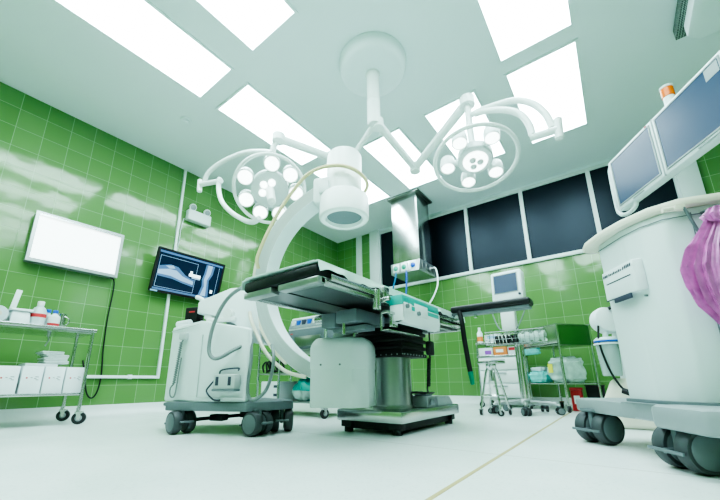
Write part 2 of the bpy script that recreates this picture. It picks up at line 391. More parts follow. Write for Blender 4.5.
# television with radiograph
t = thing('wall_television', 'flat screen on the left wall showing two blue radiographs of a leg', 'monitor', (XL, 1.98, 1.3))
ang = radians(13); TVc = Vector((-3.985, 1.98, 1.55)); TT = Matrix.Translation(TVc) @ Matrix.Rotation(ang, 4, 'Y')
obj('casing', MB().bb(-.035, .0, -.415, .415, -.255, .255, .008, T=TT), M['black'], t)
obj('wall_bracket', MB().bb(XL, XL+.12, 1.9, 2.06, 1.47, 1.63, .005), M['grey'], t)
sm = MB(); e = .002
def sq(y0, y1, z0, z1, mi, d=e): sm.quad(*[TT @ Vector((d, y, z)) for y, z in ((y0, z0), (y1, z0), (y1, z1), (y0, z1))], mi=mi)
def sp(pts, mi, d): sm.add([TT @ Vector((d, y, z)) for y, z in pts], [tuple(range(len(pts)))], mi)
sq(-.392, .392, -.228, .235, 0, .001)
sq(-.392, .392, .20, .225, 1, .002)                                   # toolbar strips
sq(-.392, .392, -.228, -.205, 1, .002)
sp([(-.37, .045), (-.25, .085), (-.16, .075), (-.06, .0), (.02, -.03), (.055, -.03), (.055, -.12), (-.08, -.10), (-.2, -.075), (-.37, -.07)], 1, .002)
sp([(-.37, .0), (-.26, .03), (-.17, .03), (-.09, -.02), (.05, -.055), (.05, -.095), (-.1, -.075), (-.22, -.045), (-.37, -.045)], 2, .003)
sp([(-.30, .06), (-.22, .078), (-.19, .05), (-.25, .035)], 2, .0035)
sp([(.17, .19), (.285, .19), (.275, .08), (.24, .0), (.255, -.10), (.27, -.2), (.14, -.2), (.165, -.08), (.15, .0), (.165, .08)], 1, .002)
sp([(.195, .19), (.255, .19), (.245, .08), (.215, .0), (.225, -.1), (.235, -.2), (.165, -.2), (.195, -.08), (.175, .0), (.19, .08)], 2, .003)
sq(-.02, .125, .0, .035, 3, .004); sq(-.01, .02, .035, .065, 3, .004); sq(.02, .125, -.02, .0, 2, .004)
sq(.285, .315, -.15, -.11, 3, .004)
for (a, b_, c, d_) in ((-.375, .068, .165, .169), (-.375, -.371, -.19, .165), (.064, .068, -.19, .165), (-.375, .068, -.194, -.19), (.345, .349, -.2, .19)): sq(a, b_, c, d_, 2, .0025)
obj('screen', sm, [M['navy'], M['xmid'], M['xlight'], M['xwhite']], t, smooth=0)
obj('bezel', MB().bb(-.002, .006, -.415, -.392, -.255, .255, T=TT).bb(-.002, .006, .392, .415, -.255, .255, T=TT).bb(-.002, .006, -.392, .392, -.255, -.23, T=TT).bb(-.002, .006, -.392, .392, .237, .255, T=TT), M['black'], t, smooth=0)
obj('status_label', MB().bb(.006, .008, -.405, -.33, -.252, -.234, T=TT), M['bluel'], t, smooth=0)

# ------------------------------------------------------------------ helpers for equipment
def caster(par, x, y, r=.045, w=.022, rz=0, twin=False, wm='dark', fm='steel', z0=0, top=None, local=False, brake=False):
    """part caster (fork, stem) with wheel sub-parts; rolling direction rz, trail behind the stem"""
    T = Matrix.Translation((x, y, z0)) @ Matrix.Rotation(rz, 4, 'Z'); top = top or 2.5*r
    fm_ = MB()
    fm_.cyl(T @ Vector((-.35*r, 0, r*1.8)), T @ Vector((-.35*r, 0, top)), r*.22)
    if twin:
        fm_.bb(-r*.6, r*.35, -w*.22, w*.22, r*.75, r*2.08, r*.12, T=T).bb(-r*.75, r*.1, -w*.7, w*.7, r*2.0, r*2.22, r*.06, T=T)
        fm_.bb(-r*1.16, -r*1.06, -w*1.3, w*1.3, r*.8, r*.95, r*.03, T=T).bb(-r*1.12, -r*.2, -w*.12, w*.12, r*.75, r*.98, T=T)
        if brake: fm_.bb(r*1.02, r*1.3, -w*.8, w*.8, r*1.0, r*1.16, r*.05, T=T).bb(0, r*1.1, -w*.12, w*.12, r*1.0, r*1.16, T=T)
    else:
        fm_.bb(-r*.6, r*.45, -w*.95, w*.95, r*1.75, r*2.05, T=T)
        for s in (-1, 1): fm_.prism([(-r*.45, r*1.9), (r*.25, r*1.9), (r*.2, r*.75), (-r*.2, r*.75)], s*w*.72-.0015, s*w*.72+.0015, T=T @ Matrix.Rotation(pi/2, 4, 'X') @ Matrix.Scale(1, 4))
    c = obj('caster', fm_, M[fm], par, local=local)
    offs = (-w*.82, w*.82) if twin else (0,)
    for o in offs:
        ww = w*.92 if twin else w
        mb = MB(); cc = T @ Vector((0, o-ww/2, r)); d = (T.to_3x3() @ Vector((0, 1, 0)))
        mb.lathe([(r*.5, 0), (r*.92, 0), (r, ww*.2), (r, ww*.8), (r*.92, ww), (r*.5, ww)], cc, d, 28)
        hub = 1; hr = .78 if twin else .5
        mb.lathe([(r*hr, -ww*.04), (r*hr*.9, -ww*.10), (0.001, -ww*.13)], cc, d, 24, mi=hub, cap=False)
        mb.lathe([(r*hr, ww*1.04), (r*hr*.9, ww*1.10), (0.001, ww*1.13)], cc, d, 24, mi=hub, cap=False)
        obj('wheel', mb, [M[wm], M['wheelside'] if twin else M['lgrey']], c, local=local)
    return c

# ------------------------------------------------------------------ instrument trolley along the left wall
t = thing('steel_trolley', 'long two-tier stainless trolley standing against the left wall at the left edge', 'trolley', (-3.6, .2, 0))
ya, yb, xa, xb = -.55, .95, -3.8, -3.4
obj('top_shelf', MB().bb(xa-.02, xb+.02, ya-.02, yb+.02, .705, .73, .004).bb(xa-.005, xb+.005, ya-.005, yb+.005, .69, .705), M['steel'], t)
obj('lower_shelf', MB().bb(xa, xb, ya, yb, .215, .235, .003), M['steel'], t)
for x in (xa, xb):
    for y in (ya, yb): obj('leg', MB().cyl((x, y, .10), (x, y, .70), .0125, n=16), M['steel'], t)
for x in (xa, xb):
    for y in (ya, yb): caster(t, x, y+.01, .046, .026, radians(62), top=.12)
# cardboard boxes on the lower shelf
by = [(.83, .955), (.703, .827), (.578, .70), (.445, .57), (.32, .442)]
blab = ['white carton at the right end of the row on the lower trolley shelf', 'white carton second from the right end of the row on the trolley shelf',
        'white carton third from the right end, just right of the dark gap', 'white carton left of the dark gap on the lower trolley shelf', 'white carton at the far left edge of the lower trolley shelf']
for i, (a, b_) in enumerate(by):
    th_ = thing('carton', blab[i], 'box', (-3.55, (a+b_)/2, .235), group='white cartons on the trolley shelf')
    a2, b2 = a+.002, b_-.003
    obj('carton_body', MB().bb(-3.72, -3.42, a2, b2, .235, .427, .003), M['paper'], th_)
    mk = MB(); yc = (a+b_)/2; x = -3.4185
    mk.add([(x, yc-.028+.006*cos(k*pi/4), .345+.006*sin(k*pi/4)) for k in range(8)], [tuple(range(8))], 1)
    for dy, dz, L, mi in ((-.008, .002, .012, 0), (.012, -.004, .014, 0), (.017, .008, .02, 0), (.022, -.013, .016, 0)):
        mk.quad((x, yc+dy, .343+dz), (x, yc+dy+L, .343+dz-.002), (x, yc+dy+L, .343+dz+.003), (x, yc+dy, .343+dz+.005), mi)
    obj('carton_print', mk, [M['lgrey'], M['redtxt']], th_, smooth=0)
solo('shallow_carton', MB().bb(-3.74, -3.50, .60, .79, .427, .452, .004), M['paper'], 'flat white carton lying on the row of cartons under the towels', 'box')
for k in range(4):
    z = .453+k*.024; mb = MB(); dx = [0, .008, -.006, .004][k]; dy = [0, -.006, .008, -.022][k]
    mb.bb(-3.72+dx, -3.52+dx, .715+dy, .86+dy-.006*k, z, z+.0115, .005).bb(-3.72+dx, -3.515+dx, .705+dy, .86+dy-.006*k, z+.0115, z+.0235, .0055)
    solo('folded_towel', mb, M['linen'], ['folded white towel at the bottom of the stack on the cartons', 'folded white towel second from the bottom of the stack on the cartons', 'folded white towel second from the top of the stack on the cartons', 'folded white towel topmost of the stack on the cartons'][k], 'towel', 'folded towels on the cartons')
# things on the top shelf
ZT = .73
t = thing('white_canister', 'white lidded plastic tub on the trolley top shelf', 'tub', (-3.55, .515, ZT))
obj('tub_body', MB().prism([(-3.62, .455), (-3.49, .455), (-3.49, .572), (-3.62, .572)], ZT, ZT+.10, .015, top=[(-3.61, .462), (-3.50, .462), (-3.50, .565), (-3.61, .565)]), M['white'], t)
obj('tub_lid', MB().bb(-3.625, -3.485, .45, .577, ZT+.098, ZT+.118, .008), M['paper'], t)
obj('lid_print', MB().bb(-3.58, -3.52, .49, .54, ZT+.118, ZT+.1195), M['redtxt'], t)
t = thing('soap_bottle', 'translucent white bottle with a red label, tallest bottle on the trolley', 'bottle', (-3.55, .62, ZT))
bc = (-3.55, .62, ZT)
obj('bottle_body', MB().lathe([(.04, 0), (.047, .006), (.047, .115), (.035, .145), (.02, .158), (.02, .165)], bc), M['frost'], t)
obj('cap', MB().lathe([(.022, .165), (.022, .195), (.018, .199)], bc, n=20), M['white2'], t)
obj('label_band', MB().lathe([(.0475, .07), (.0475, .098)], bc, cap=False), M['redtxt'], t)
t = thing('spray_bottle', 'small white bottle with a blue cap and red label on the trolley', 'bottle', (-3.52, .712, ZT)); bc = (-3.52, .712, ZT)
obj('bottle_body', MB().lathe([(.034, 0), (.037, .004), (.037, .085), (.016, .105), (.015, .112)], bc), M['white'], t)
obj('cap', MB().lathe([(.017, .112), (.017, .135), (.012, .139)], bc, n=20), M['blue'], t)
obj('label_band', MB().lathe([(.0375, .012), (.0375, .032)], bc, cap=False), M['redtxt'], t)
t = thing('ointment_bottle', 'short blue-capped bottle behind the small bottle on the trolley', 'bottle', (-3.62, .70, ZT)); bc = (-3.63, .69, ZT)
obj('bottle_body', MB().lathe([(.028, 0), (.031, .004), (.031, .10), (.014, .12), (.014, .128)], bc), M['frost'], t)
obj('cap', MB().lathe([(.016, .128), (.016, .155), (.012, .158)], bc, n=20), M['blue'], t)
t = thing('steel_cup', 'small stainless cup at the right of the bottles on the trolley', 'cup', (-3.62, .77, ZT)); bc = (-3.63, .775, ZT)
obj('cup_body', MB().lathe([(.03, 0), (.036, .13), (.038, .132), (.034, .13), (.028, .006), (.0, .005)], bc, cap=False), M['steel'], t)
obj('wire_handle', MB().tube([(-3.595, .79, ZT+.11), (-3.575, .815, ZT+.09), (-3.578, .815, ZT+.05), (-3.6, .79, ZT+.03)], .004), M['steel'], t)
t = thing('thermometer_board', 'narrow white paddle standing upright at the left end of the trolley', 'paddle', (-3.64, .462, ZT))
obj('blade', MB().bb(-3.645, -3.635, .452, .487, ZT+.02, ZT+.285, .004, T=Matrix.Translation((0, -.005, .0)) @ Matrix.Translation((-3.64, .46, ZT)) @ Matrix.Rotation(radians(-6), 4, 'X') @ Matrix.Translation((3.64, -.46, -ZT))), M['white'], t)
obj('foot', MB().bb(-3.67, -3.62, .45, .53, ZT, ZT+.025, .004), M['white2'], t)
t = thing('tape_roll', 'pale mint roll of wrap at the left edge of the trolley top', 'roll', (-3.53, .40, ZT))
obj('wrap', MB().cyl((-3.62, .375, ZT+.06), (-3.46, .385, ZT+.06), .06, bev=.006), M['frost'], t)
obj('core', MB().cyl((-3.461, .385, ZT+.06), (-3.452, .385, ZT+.06), .022), M['cream'], t)
t = thing('black_headset', 'dark curved cable bundle behind the roll at the left edge', 'cable', (-3.7, .34, ZT))
obj('cable_loop', MB().tube([(-3.7, .28, ZT+.012), (-3.7, .27, ZT+.12), (-3.7, .33, ZT+.19), (-3.69, .40, ZT+.15), (-3.68, .43, ZT+.05), (-3.66, .44, ZT+.012)], .012), M['black'], t)
obj('cable_plug', MB().bb(-3.73, -3.67, .26, .31, ZT, ZT+.03, .006), M['black'], t)
solo('hanging_hook', MB().tube([(-3.52, .70, .689), (-3.52, .70, .66), (-3.515, .705, .63), (-3.515, .695, .60), (-3.51, .69, .585)], .005).cyl((-3.52, .70, .66), (-3.52, .70, .689), .012, n=12), M['alu'], 'little metal hook hanging below the trolley top shelf', 'hook')

SC.view_settings.view_transform = 'AgX'; SC.view_settings.look = 'AgX - High Contrast'; SC.view_settings.exposure = .88
# ------------------------------------------------------------------ mobile C-arm x-ray (local frame: x along the machine, origin under the beam axis)
TH = radians(21); A0 = (-1.383, 1.70, 0)
ca = thing('mobile_xray_machine', 'white mobile C-arm x-ray machine on a grey wheeled base, its ring around the operating table', 'x-ray machine', A0, TH)
def P(name, mb, m, par=ca, **k): return obj(name, mb, M[m] if isinstance(m, str) else m, par, local=True, **k)
# grey wheeled base plate
base = P('base_plate', MB().prism([(-1.09, -.235), (-.51, -.235), (-.40, -.09), (-.345, .05), (-.42, .16), (-.75, .38), (-1.09, .25)], .135, .188, .008)
         .bb(-1.20, -1.07, -.14, .22, .155, .178, .008).bb(-1.17, -1.11, -.13, -.06, .125, .157, .006), 'grey')
for (x, y, rz) in ((-.985, -.20, radians(-23)), (-.47, -.165, radians(-14)), (-.415, .03, radians(-60)), (-.78, .32, radians(20))):
    caster(ca, x, y, .068, .052, rz, True, wm='tread', fm='grey', top=.15, local=True, brake=True)
rod = P('steering_linkage', MB().cyl((-.95, -.12, .075), (-.72, .22, .085), .012, n=10).bb(-.90, -.80, -.05, .02, .06, .10, .006).bb(-.74, -.64, .05, .14, .075, .135, .006).bb(-.60, -.54, .10, .16, .08, .135, .006), 'dark')
# cabinet: flat side, turned rear corner
cabp = [(-.885, -.235), (-.53, -.225), (-.52, -.205), (-.80, .23), (-1.16, .25), (-1.235, -.08), (-1.17, -.165)]
ztop = [.70, .63, .63, .64, .70, .665, .672]
cab = P('cabinet', MB().prism(cabp, .188, ztop, .014, seg=3), 'machine')
P('lid_seam', MB().tube([(-1.237, -.08, .635), (-1.172, -.168, .645), (-.90, -.238, .668)], .0022, smooth=False, n=6), 'machine_sh', cab)
P('access_panel', MB().bb(-.86, -.54, -.2405, -.232, .215, .218).bb(-.86, -.857, -.2405, -.232, .215, .60), 'machine_sh', cab)
P('power_module', MB().bb(-1.19, -1.09, -.13, -.05, .665, .705, .015).cyl((-1.19, -.10, .70), (-1.09, -.10, .71), .026, n=20), 'white', ca)
# foot switch box hung on the side
fs = P('foot_switch', MB().prism([(-.705, -.30), (-.555, -.30), (-.55, -.24), (-.70, -.24)], .262, .35, .012), 'machine_sh')
P('pedal_slot', MB().bb(-.685, -.665, -.303, -.299, .285, .335, .001), 'ink', fs)
P('pedal_slot', MB().bb(-.60, -.58, -.303, -.299, .285, .335, .001), 'ink', fs)
P('bumper', MB().bb(-.705, -.55, -.305, -.245, .252, .266, .004), 'grey', fs)
P('wire_hanger', MB().tube([(-.69, -.262, .345), (-.68, -.255, .375), (-.57, -.255, .385), (-.56, -.262, .37)], .005).tube([(-.70, -.27, .33), (-.76, -.25, .285), (-.78, -.25, .25), (-.73, -.25, .205), (-.68, -.25, .20)], .005), 'ink', fs)
# hand switch with coiled cord on the rear corner
hs = P('hand_switch', MB().bb(-1.05, -.995, -.235, -.20, .575, .622, .008), 'machine_sh')
pts = [(-1.02, -.222, .58)]
for k in range(80):
    z = .565-.27*k/79; a = k*1.5; pts.append((-1.035-.02*k/79+.007*cos(a), -.222+.006*sin(a), z))
pts += [(-1.075, -.225, .27), (-1.07, -.225, .225), (-1.045, -.225, .215), (-1.03, -.225, .25), (-1.025, -.225, .36), (-1.02, -.222, .46)]
P('coiled_cord', MB().tube(pts, .0045, n=6, sub=3), 'hose', hs)
# lift column and horizontal arm
P('lift_column', MB().cyl((-.80, .0, .62), (-.80, .0, .80), .055).bb(-.92, -.68, -.09, .09, .625, .66, .02), 'hose')
armp = [(-1.06, .775), (-1.06, .86), (-1.03, .875), (-.80, .945), (-.735, .945), (-.60, .86), (-.56, .70), (-.53, .545), (-.60, .555), (-.70, .645), (-.735, .70), (-.90, .765)]
RX = Matrix.Rotation(pi/2, 4, 'X')
arm = P('support_arm', MB().prism(armp, -.085, .085, .012, T=RX, seg=3), 'white')
P('arm_handle', MB().tube([(-1.02, -.05, .86), (-1.06, -.05, .89), (-1.105, -.05, .91)], .016, n=12), 'white', arm)
P('arm_cover', MB().bb(-.95, -.72, -.12, -.085, .70, .735, .012).cyl((-.78, -.12, .755), (-.78, -.085, .755), .035, n=24), 'white2', arm)
P('lock_knob', MB().cyl((-.665, -.13, .61), (-.665, -.07, .61), .02, n=16).cyl((-.61, -.125, .565), (-.61, -.07, .565), .024, n=16), 'lgrey', arm)
P('brake_lever', MB().bb(-1.0, -.93, -.08, -.02, .735, .77, .01).cyl((-.96, -.05, .70), (-.96, -.05, .74), .03), 'white2', arm)
# the ring
CC = (.095, 0, .98); R0, R1 = .622, .712
ring = P('c_arm_ring', MB().arc(CC, R0, R1, -.075, .075, radians(106), radians(262), 64), 'white', smooth=30)
P('ring_track', MB().arc(CC, R0+.035, R0+.042, -.0775, -.074, radians(108), radians(260), 64).arc(CC, R0+.066, R0+.072, -.0775, -.074, radians(108), radians(260), 64), 'machine_sh', ring)
P('side_band', MB().arc(CC, R0+.004, R1-.004, -.0765, -.0735, radians(106.5), radians(261.5), 64), 'machine_sh', ring)
P('ring_bumper', MB().arc(CC, R1-.004, R1+.014, -.08, -.06, radians(166), radians(232), 40), 'cream', ring)
# image intensifier at the upper end
ii = P('image_intensifier', MB().lathe([(.118, 1.425), (.128, 1.392), (.16, 1.39), (.172, 1.40), (.172, 1.545), (.163, 1.56), (.128, 1.565), (.125, 1.60), (.125, 1.885), (.118, 1.90), (.001, 1.905)], (.015, 0, 0), n=48, cap=False), 'lampwhite')
P('detector_face', MB().lathe([(.122, 1.415), (.001, 1.417)], (.015, 0, 0), n=40, cap=False), 'grey', ii)
P('mount_bracket', MB().bb(-.19, -.06, -.10, .10, 1.50, 1.70, .025).bb(-.14, -.06, -.12, .12, 1.56, 1.66, .02), 'white', ii)
# x-ray tube housing at the lower end
tp = [(-.165, -.13), (.10, -.13), (.19, -.055), (.19, .13), (-.165, .13)]
tb = P('tube_housing', MB().prism([(x*.968, y*.962) for x, y in tp], .155, .40, .007), 'machine', smooth=22)
def hood():
    bm = bmesh.new(); n = len(tp)
    lo = [bm.verts.new((x, y, .375)) for x, y in tp]; mi_ = [bm.verts.new((x, y, .52)) for x, y in tp]
    hi = [bm.verts.new((.012+(x-.012)*.82, y*.80, .565)) for x, y in tp]
    bm.faces.new(lo[::-1]); bm.faces.new(hi)
    for A, B in ((lo, mi_), (mi_, hi)):
        for i in range(n): bm.faces.new((A[i], A[(i+1) % n], B[(i+1) % n], B[i]))
    bmesh.ops.bevel(bm, geom=[e for e in bm.edges if e.verts[0].co.z > .38 or e.verts[1].co.z > .38], offset=.018, segments=3, profile=.5, affect='EDGES')
    mb = MB().from_bm(bm); bm.free(); return mb
P('tube_hood', hood(), 'machine', tb, smooth=22)
P('hood_screw', MB().cyl((-.09, -.133, .40), (-.09, -.128, .40), .006, n=10).cyl((.03, -.133, .40), (.03, -.128, .40), .006, n=10), 'grey', tb)
P('tube_collar', MB().lathe([(.07, .55), (.062, .60), (.045, .605), (.01, .606)], (.01, 0, 0)), 'machine_sh', tb)
# hoses
P('ivory_hose', MB().tube([(-.575, -.10, 1.06), (-.575, -.125, 1.12), (-.54, -.13, 1.22), (-.486, -.13, 1.34), (-.394, -.13, 1.503), (-.27, -.135, 1.654), (-.19, -.15, 1.705), (-.084, -.155, 1.728), (.03, -.16, 1.715), (.12, -.13, 1.69), (.175, -.06, 1.66), (.18, .02, 1.64), (.13, .09, 1.62)], .0125, n=10), 'ivory')
P('grey_hose', MB().tube([(-.50, -.07, .95), (-.50, -.2, .93), (-.547, -.3, .873), (-.636, -.3, .823), (-.70, -.3, .738), (-.744, -.3, .616), (-.752, -.3, .494), (-.717, -.3, .445), (-.669, -.29, .45), (-.60, -.25, .50), (-.56, -.16, .545)], .0115, n=10), 'hose')
P('looped_hose', MB().tube([(-.60, -.12, .585), (-.535, -.19, .54), (-.513, -.21, .434), (-.525, -.21, .286), (-.509, -.21, .215), (-.468, -.21, .203), (-.406, -.2, .257), (-.372, -.2, .36), (-.378, -.18, .461), (-.44, -.10, .53)], .010, n=10), 'hose')
P('ivory_cable', MB().tube([(-.625, -.09, .76), (-.60, -.105, .70), (-.548, -.105, .60), (-.489, -.105, .50), (-.412, -.1, .42), (-.319, -.1, .36), (-.20, -.09, .33)], .012, n=10), 'cream')
# black box and cables standing on the rear of the cabinet
def loc2w(u, v, z):
    return Vector((A0[0]+u*cos(TH)-v*sin(TH), A0[1]+u*sin(TH)+v*cos(TH), z))
c = loc2w(-1.155, .005, .677)
t = thing('battery_pack', 'black upright device standing on the rear of the x-ray machine cabinet', 'device', c, TH)
obj('pack_body', MB().bb(-.055, .055, -.035, .035, 0, .165, .008), M['black'], t, local=True)
obj('pack_label', MB().bb(-.02, .03, -.037, -.0345, .125, .135), M['redtxt'], t, local=True, smooth=0)
obj('pack_cable', MB().tube([(.05, 0, .06), (.08, -.02, .075), (.13, -.03, .03), (.14, -.03, .012)], .007).tube([(.05, .01, .04), (.10, .0, .05), (.13, .02, .012)], .006), M['black'], t, local=True)

# ------------------------------------------------------------------ operating table
ot = thing('operating_table', 'operating table with black mattress and stainless column in the middle of the room', 'operating table', (-1.25, 2.1, 0))
def O(name, mb, m, par=ot, **k): return obj(name, mb, M[m], par, **k)
O('base', MB().bb(-1.495, -1.02, 1.785, 2.66, .066, .134, .010), 'steel')
O('skirt', MB().bb(-1.455, -1.06, 1.83, 2.62, .02, .067, .004), 'dark')
for (x, y) in ((-1.43, 1.83), (-1.09, 1.85), (-1.07, 2.56), (-1.43, 2.56)):
    f_ = O('foot', MB().cyl((x, y, 0), (x, y, .07), .028, n=20).bb(x-.04, x+.04, y-.03, y+.03, .03, .067, .004), 'dark')
O('column', MB().lathe([(.14, .134), (.14, .15), (.128, .152), (.128, .50)], (-1.245, 2.07, 0), n=48), 'steel_d')
def bell():
    mb = MB(); prof = []
    for k in range(9): prof += [(.165, .45+.024*k), (.182, .462+.024*k)]
    prof.append((.165, .45+.024*9)); return mb.prism([(-1.42, 1.90), (-1.08, 1.90), (-1.065, 1.915), (-1.065, 2.21), (-1.08, 2.225), (-1.42, 2.225), (-1.435, 2.21), (-1.435, 1.915)], .455, .47, .004)
bl = MB()
for k in range(9):
    z = .455+k*.024; i = 0 if k % 2 == 0 else .014
    bl.prism([(-1.43+i, 1.90+i), (-1.06-i, 1.90+i), (-1.06-i, 2.24-i), (-1.43+i, 2.24-i)], z, z+.0245, .006)
bel = O('bellows', bl, 'bellow')
O('bellows_studs', MB().add([], []) if False else (lambda m: [m.lathe([(.005, 0), (.003, .004)], p, d, n=8) for p, d in [((-1.42+.04*k, 1.899, .467), (0, -1, 0)) for k in range(10)]+[((-1.059, 1.92+.04*k, .467), (1, 0, 0)) for k in range(8)]] and m)(MB()), 'lgrey', bel)
O('drive_housing', MB().bb(-1.42, -1.08, 1.86, 2.28, .665, .70, .006).bb(-1.40, -1.29, 1.52, 1.78, .61, .70, .01).bb(-1.27, -1.12, 1.50, 1.80, .625, .70, .01).bb(-1.34, -1.10, 1.56, 1.66, .585, .615, .005), 'grey')
O('tilt_gear', MB().cyl((-1.47, 1.56, .675), (-1.36, 1.56, .675), .028, n=18), 'steel')
O('tilt_gear', MB().cyl((-1.43, 1.66, .66), (-1.34, 1.66, .66), .022, n=18), 'steel')
O('lock_pin', MB().cyl((-1.22, 1.52, .56), (-1.22, 1.52, .64), .012, n=12), 'steel')
# table sections: front two-prong section and back plates
X0, X1, Y0, Y1 = -1.500, -.975, 1.035, 2.80
O('underside_panel', MB().bb(X0+.03, X1-.03, Y0+.06, 2.05, .732, .742).bb(X0+.03, X1-.03, 2.07, Y1-.02, .728, .738), 'under')
O('panel_seam', MB().bb(-1.264, -1.256, Y0+.02, 2.0, .728, .733), 'dark')
O('side_rail', MB().bb(X0, X0+.035, Y0+.02, 2.05, .718, .75, .005), 'steel')
O('side_rail', MB().bb(X1-.035, X1, Y0+.02, 2.05, .718, .75, .005), 'steel')
O('end_rail', MB().prism([(X0, Y0), (-1.285, Y0), (-1.285, Y0+.055), (X0+.04, Y0+.06), (X0, Y0+.05)], .716, .748, .005), 'alu')
O('end_rail', MB().prism([(-1.235, Y0), (X1, Y0), (X1, Y0+.05), (X1-.04, Y0+.06), (-1.235, Y0+.055)], .716, .748, .005), 'alu')
O('accessory_rail', MB().bb(X1+.012, X1+.02, 1.10, 2.72, .735, .765, .002).bb(X1-.002, X1+.014, 1.2, 1.23, .742, .758).bb(X1-.002, X1+.014, 1.95, 1.98, .742, .758).bb(X1-.002, X1+.014, 2.6, 2.63, .742, .758), 'steel')
O('accessory_rail', MB().bb(X0-.02, X0-.012, 1.10, 2.72, .735, .765, .002).bb(X0-.014, X0+.002, 1.3, 1.33, .742, .758).bb(X0-.014, X0+.002, 2.6, 2.63, .742, .758), 'steel')
leg = O('leg_section', MB().prism([(X0, 2.07), (X1, 2.07), (X1, Y1), (X0, Y1)], .725, .745, .004).bb(X1-.03, X1, 2.07, Y1, .70, .745, .004).bb(X0, X0+.03, 2.07, Y1, .70, .745, .004).bb(X0, X1, Y1-.03, Y1, .70, .745, .004), 'steel')
O('leg_frame', MB().bb(X1-.10, X1-.06, 2.2, 2.72, .69, .72, .004).bb(X0+.06, X0+.10, 2.2, 2.72, .69, .72, .004).cyl((X0+.05, 2.70, .70), (X1-.02, 2.70, .70), .014, n=14), 'steel_d', leg)
mt = O('mattress', MB().bb(X0+.004, X1-.004, Y0-.005, 2.04, .75, .803, .012).bb(X0+.004, X1-.004, 2.06, Y1-.005, .747, .80, .012), 'blackfab')
O('rail_clamp', MB().bb(X1+.005, X1+.045, 1.49, 1.55, .70, .79, .005).bb(X1+.005, X1+.03, 1.44, 1.49, .66, .77, .008).cyl((X1+.03, 1.46, .68), (X1+.03, 1.46, .765), .012, n=12).cyl((X1+.02, 1.50, .72), (X1+.075, 1.50, .72), .012, n=12).bb(X1+.01, X1+.06, 1.50, 1.72, .645, .66, .004).bb(X1+.012, X1+.02, 1.5, 1.51, .555, .66).bb(X1+.012, X1+.06, 1.5, 1.85, .555, .563, .002).bb(X1+.03, X1+.05, 1.56, 1.62, .58, .65, .005), 'steel')
# mint sheet over the mattress
def sheet():
    prof = [(X0-.012, .765), (X0-.010, .80), (X0+.02, .817), (X0+.2, .818), (-1.25, .817), (X1-.2, .818), (X1-.02, .816), (X1+.006, .80), (X1+.012, .772)]
    def fn(u, v):
        y = Y0-.008+(Y1+.01-Y0)*v; t_ = u*(len(prof)-1); i = min(int(t_), len(prof)-2); k = t_-i
        x = prof[i][0]*(1-k)+prof[i+1][0]*k; z = prof[i][1]*(1-k)+prof[i+1][1]*k
        e_ = max(0, abs(u-.5)*2-.75)*4
        z += .008*e_*sin(y*21+u*9)+.006*e_*sin(y*47+1)+.003*sin(y*13+u*5); x += (.006*sin(y*17+2)+.004*sin(y*39))*e_*(1 if u > .5 else -1)
        return (x, y, max(z, .8095) if .12 < u < .88 else z)
    mb = MB().grid(fn, 40, 90)
    n = len(mb.v); m = len(mb.f); w = 41
    mb.add([(x, y, z+.006) for x, y, z in mb.v], [tuple(i for i in f) for f in mb.f])
    rim = [i for i in range(w)]+[j*w+w-1 for j in range(1, 91)]+[90*w+i for i in range(w-2, -1, -1)]+[j*w for j in range(89, 0, -1)]
    for a in range(len(rim)):
        p, q = rim[a], rim[(a+1) % len(rim)]; mb.f.append((p, q, q+n, p+n)); mb.mi.append(0)
    return mb
solo('surgical_drape', sheet(), M['sheet'], 'crumpled pale mint sheet spread over the operating table mattress', 'sheet')
# teal and white tray hung on the rail
t = thing('hanging_tray', 'white plastic tray with a teal upper band hung on the operating table side', 'tray', (X1+.06, 1.79, .60))
def tray():
    mb = MB(); n = 14
    prof = [(X1+.026, .735), (X1+.030, .66), (X1+.035, .625), (X1+.055, .604), (X1+.085, .602), (X1+.11, .615), (X1+.125, .65), (X1+.13, .665)]
    vs = []; fs = []
    for y in (1.575, 2.035):
        for x, z in prof: vs.append((x, y, z))
    k = len(prof)
    return prof
pr = tray()
def hull(pr, y0, y1, th=.004):
    out = [(x, z) for x, z in pr]; inn = [(x+th*.6, z+th) for x, z in pr][::-1]
    poly = out+inn; mb = MB(); k = len(poly)
    mb.add([(x, y0, z) for x, z in poly]+[(x, y1, z) for x, z in poly], [(i, (i+1) % k, k+(i+1) % k, k+i) for i in range(k)]+[tuple(range(k)), tuple(range(k, 2*k))])
    return mb
obj('tray_shell', hull([(X1+.028, .69), (X1+.032, .64), (X1+.045, .608), (X1+.075, .598), (X1+.10, .604), (X1+.112, .63), (X1+.113, .70)], 1.575, 2.03).bb(X1+.03, X1+.112, 2.024, 2.032, .602, .70, .003).bb(X1+.03, X1+.112, 1.573, 1.581, .612, .70, .003), M['white'], t)
obj('teal_band', MB().bb(X1+.024, X1+.11, 1.57, 2.036, .698, .752, .004).bb(X1+.11, X1+.1155, 1.60, 2.02, .675, .70, .001), M['teal'], t)
obj('white_flap', MB().bb(X1+.11, X1+.117, 1.70, 1.86, .655, .722, .002).bb(X1+.11, X1+.117, 1.58, 1.66, .66, .71, .002), M['white'], t)
obj('release_knob', MB().cyl((X1+.112, 1.60, .69), (X1+.13, 1.60, .69), .012, n=14).cyl((X1+.112, 1.73, .667), (X1+.13, 1.73, .667), .012, n=14), M['grey'], t)
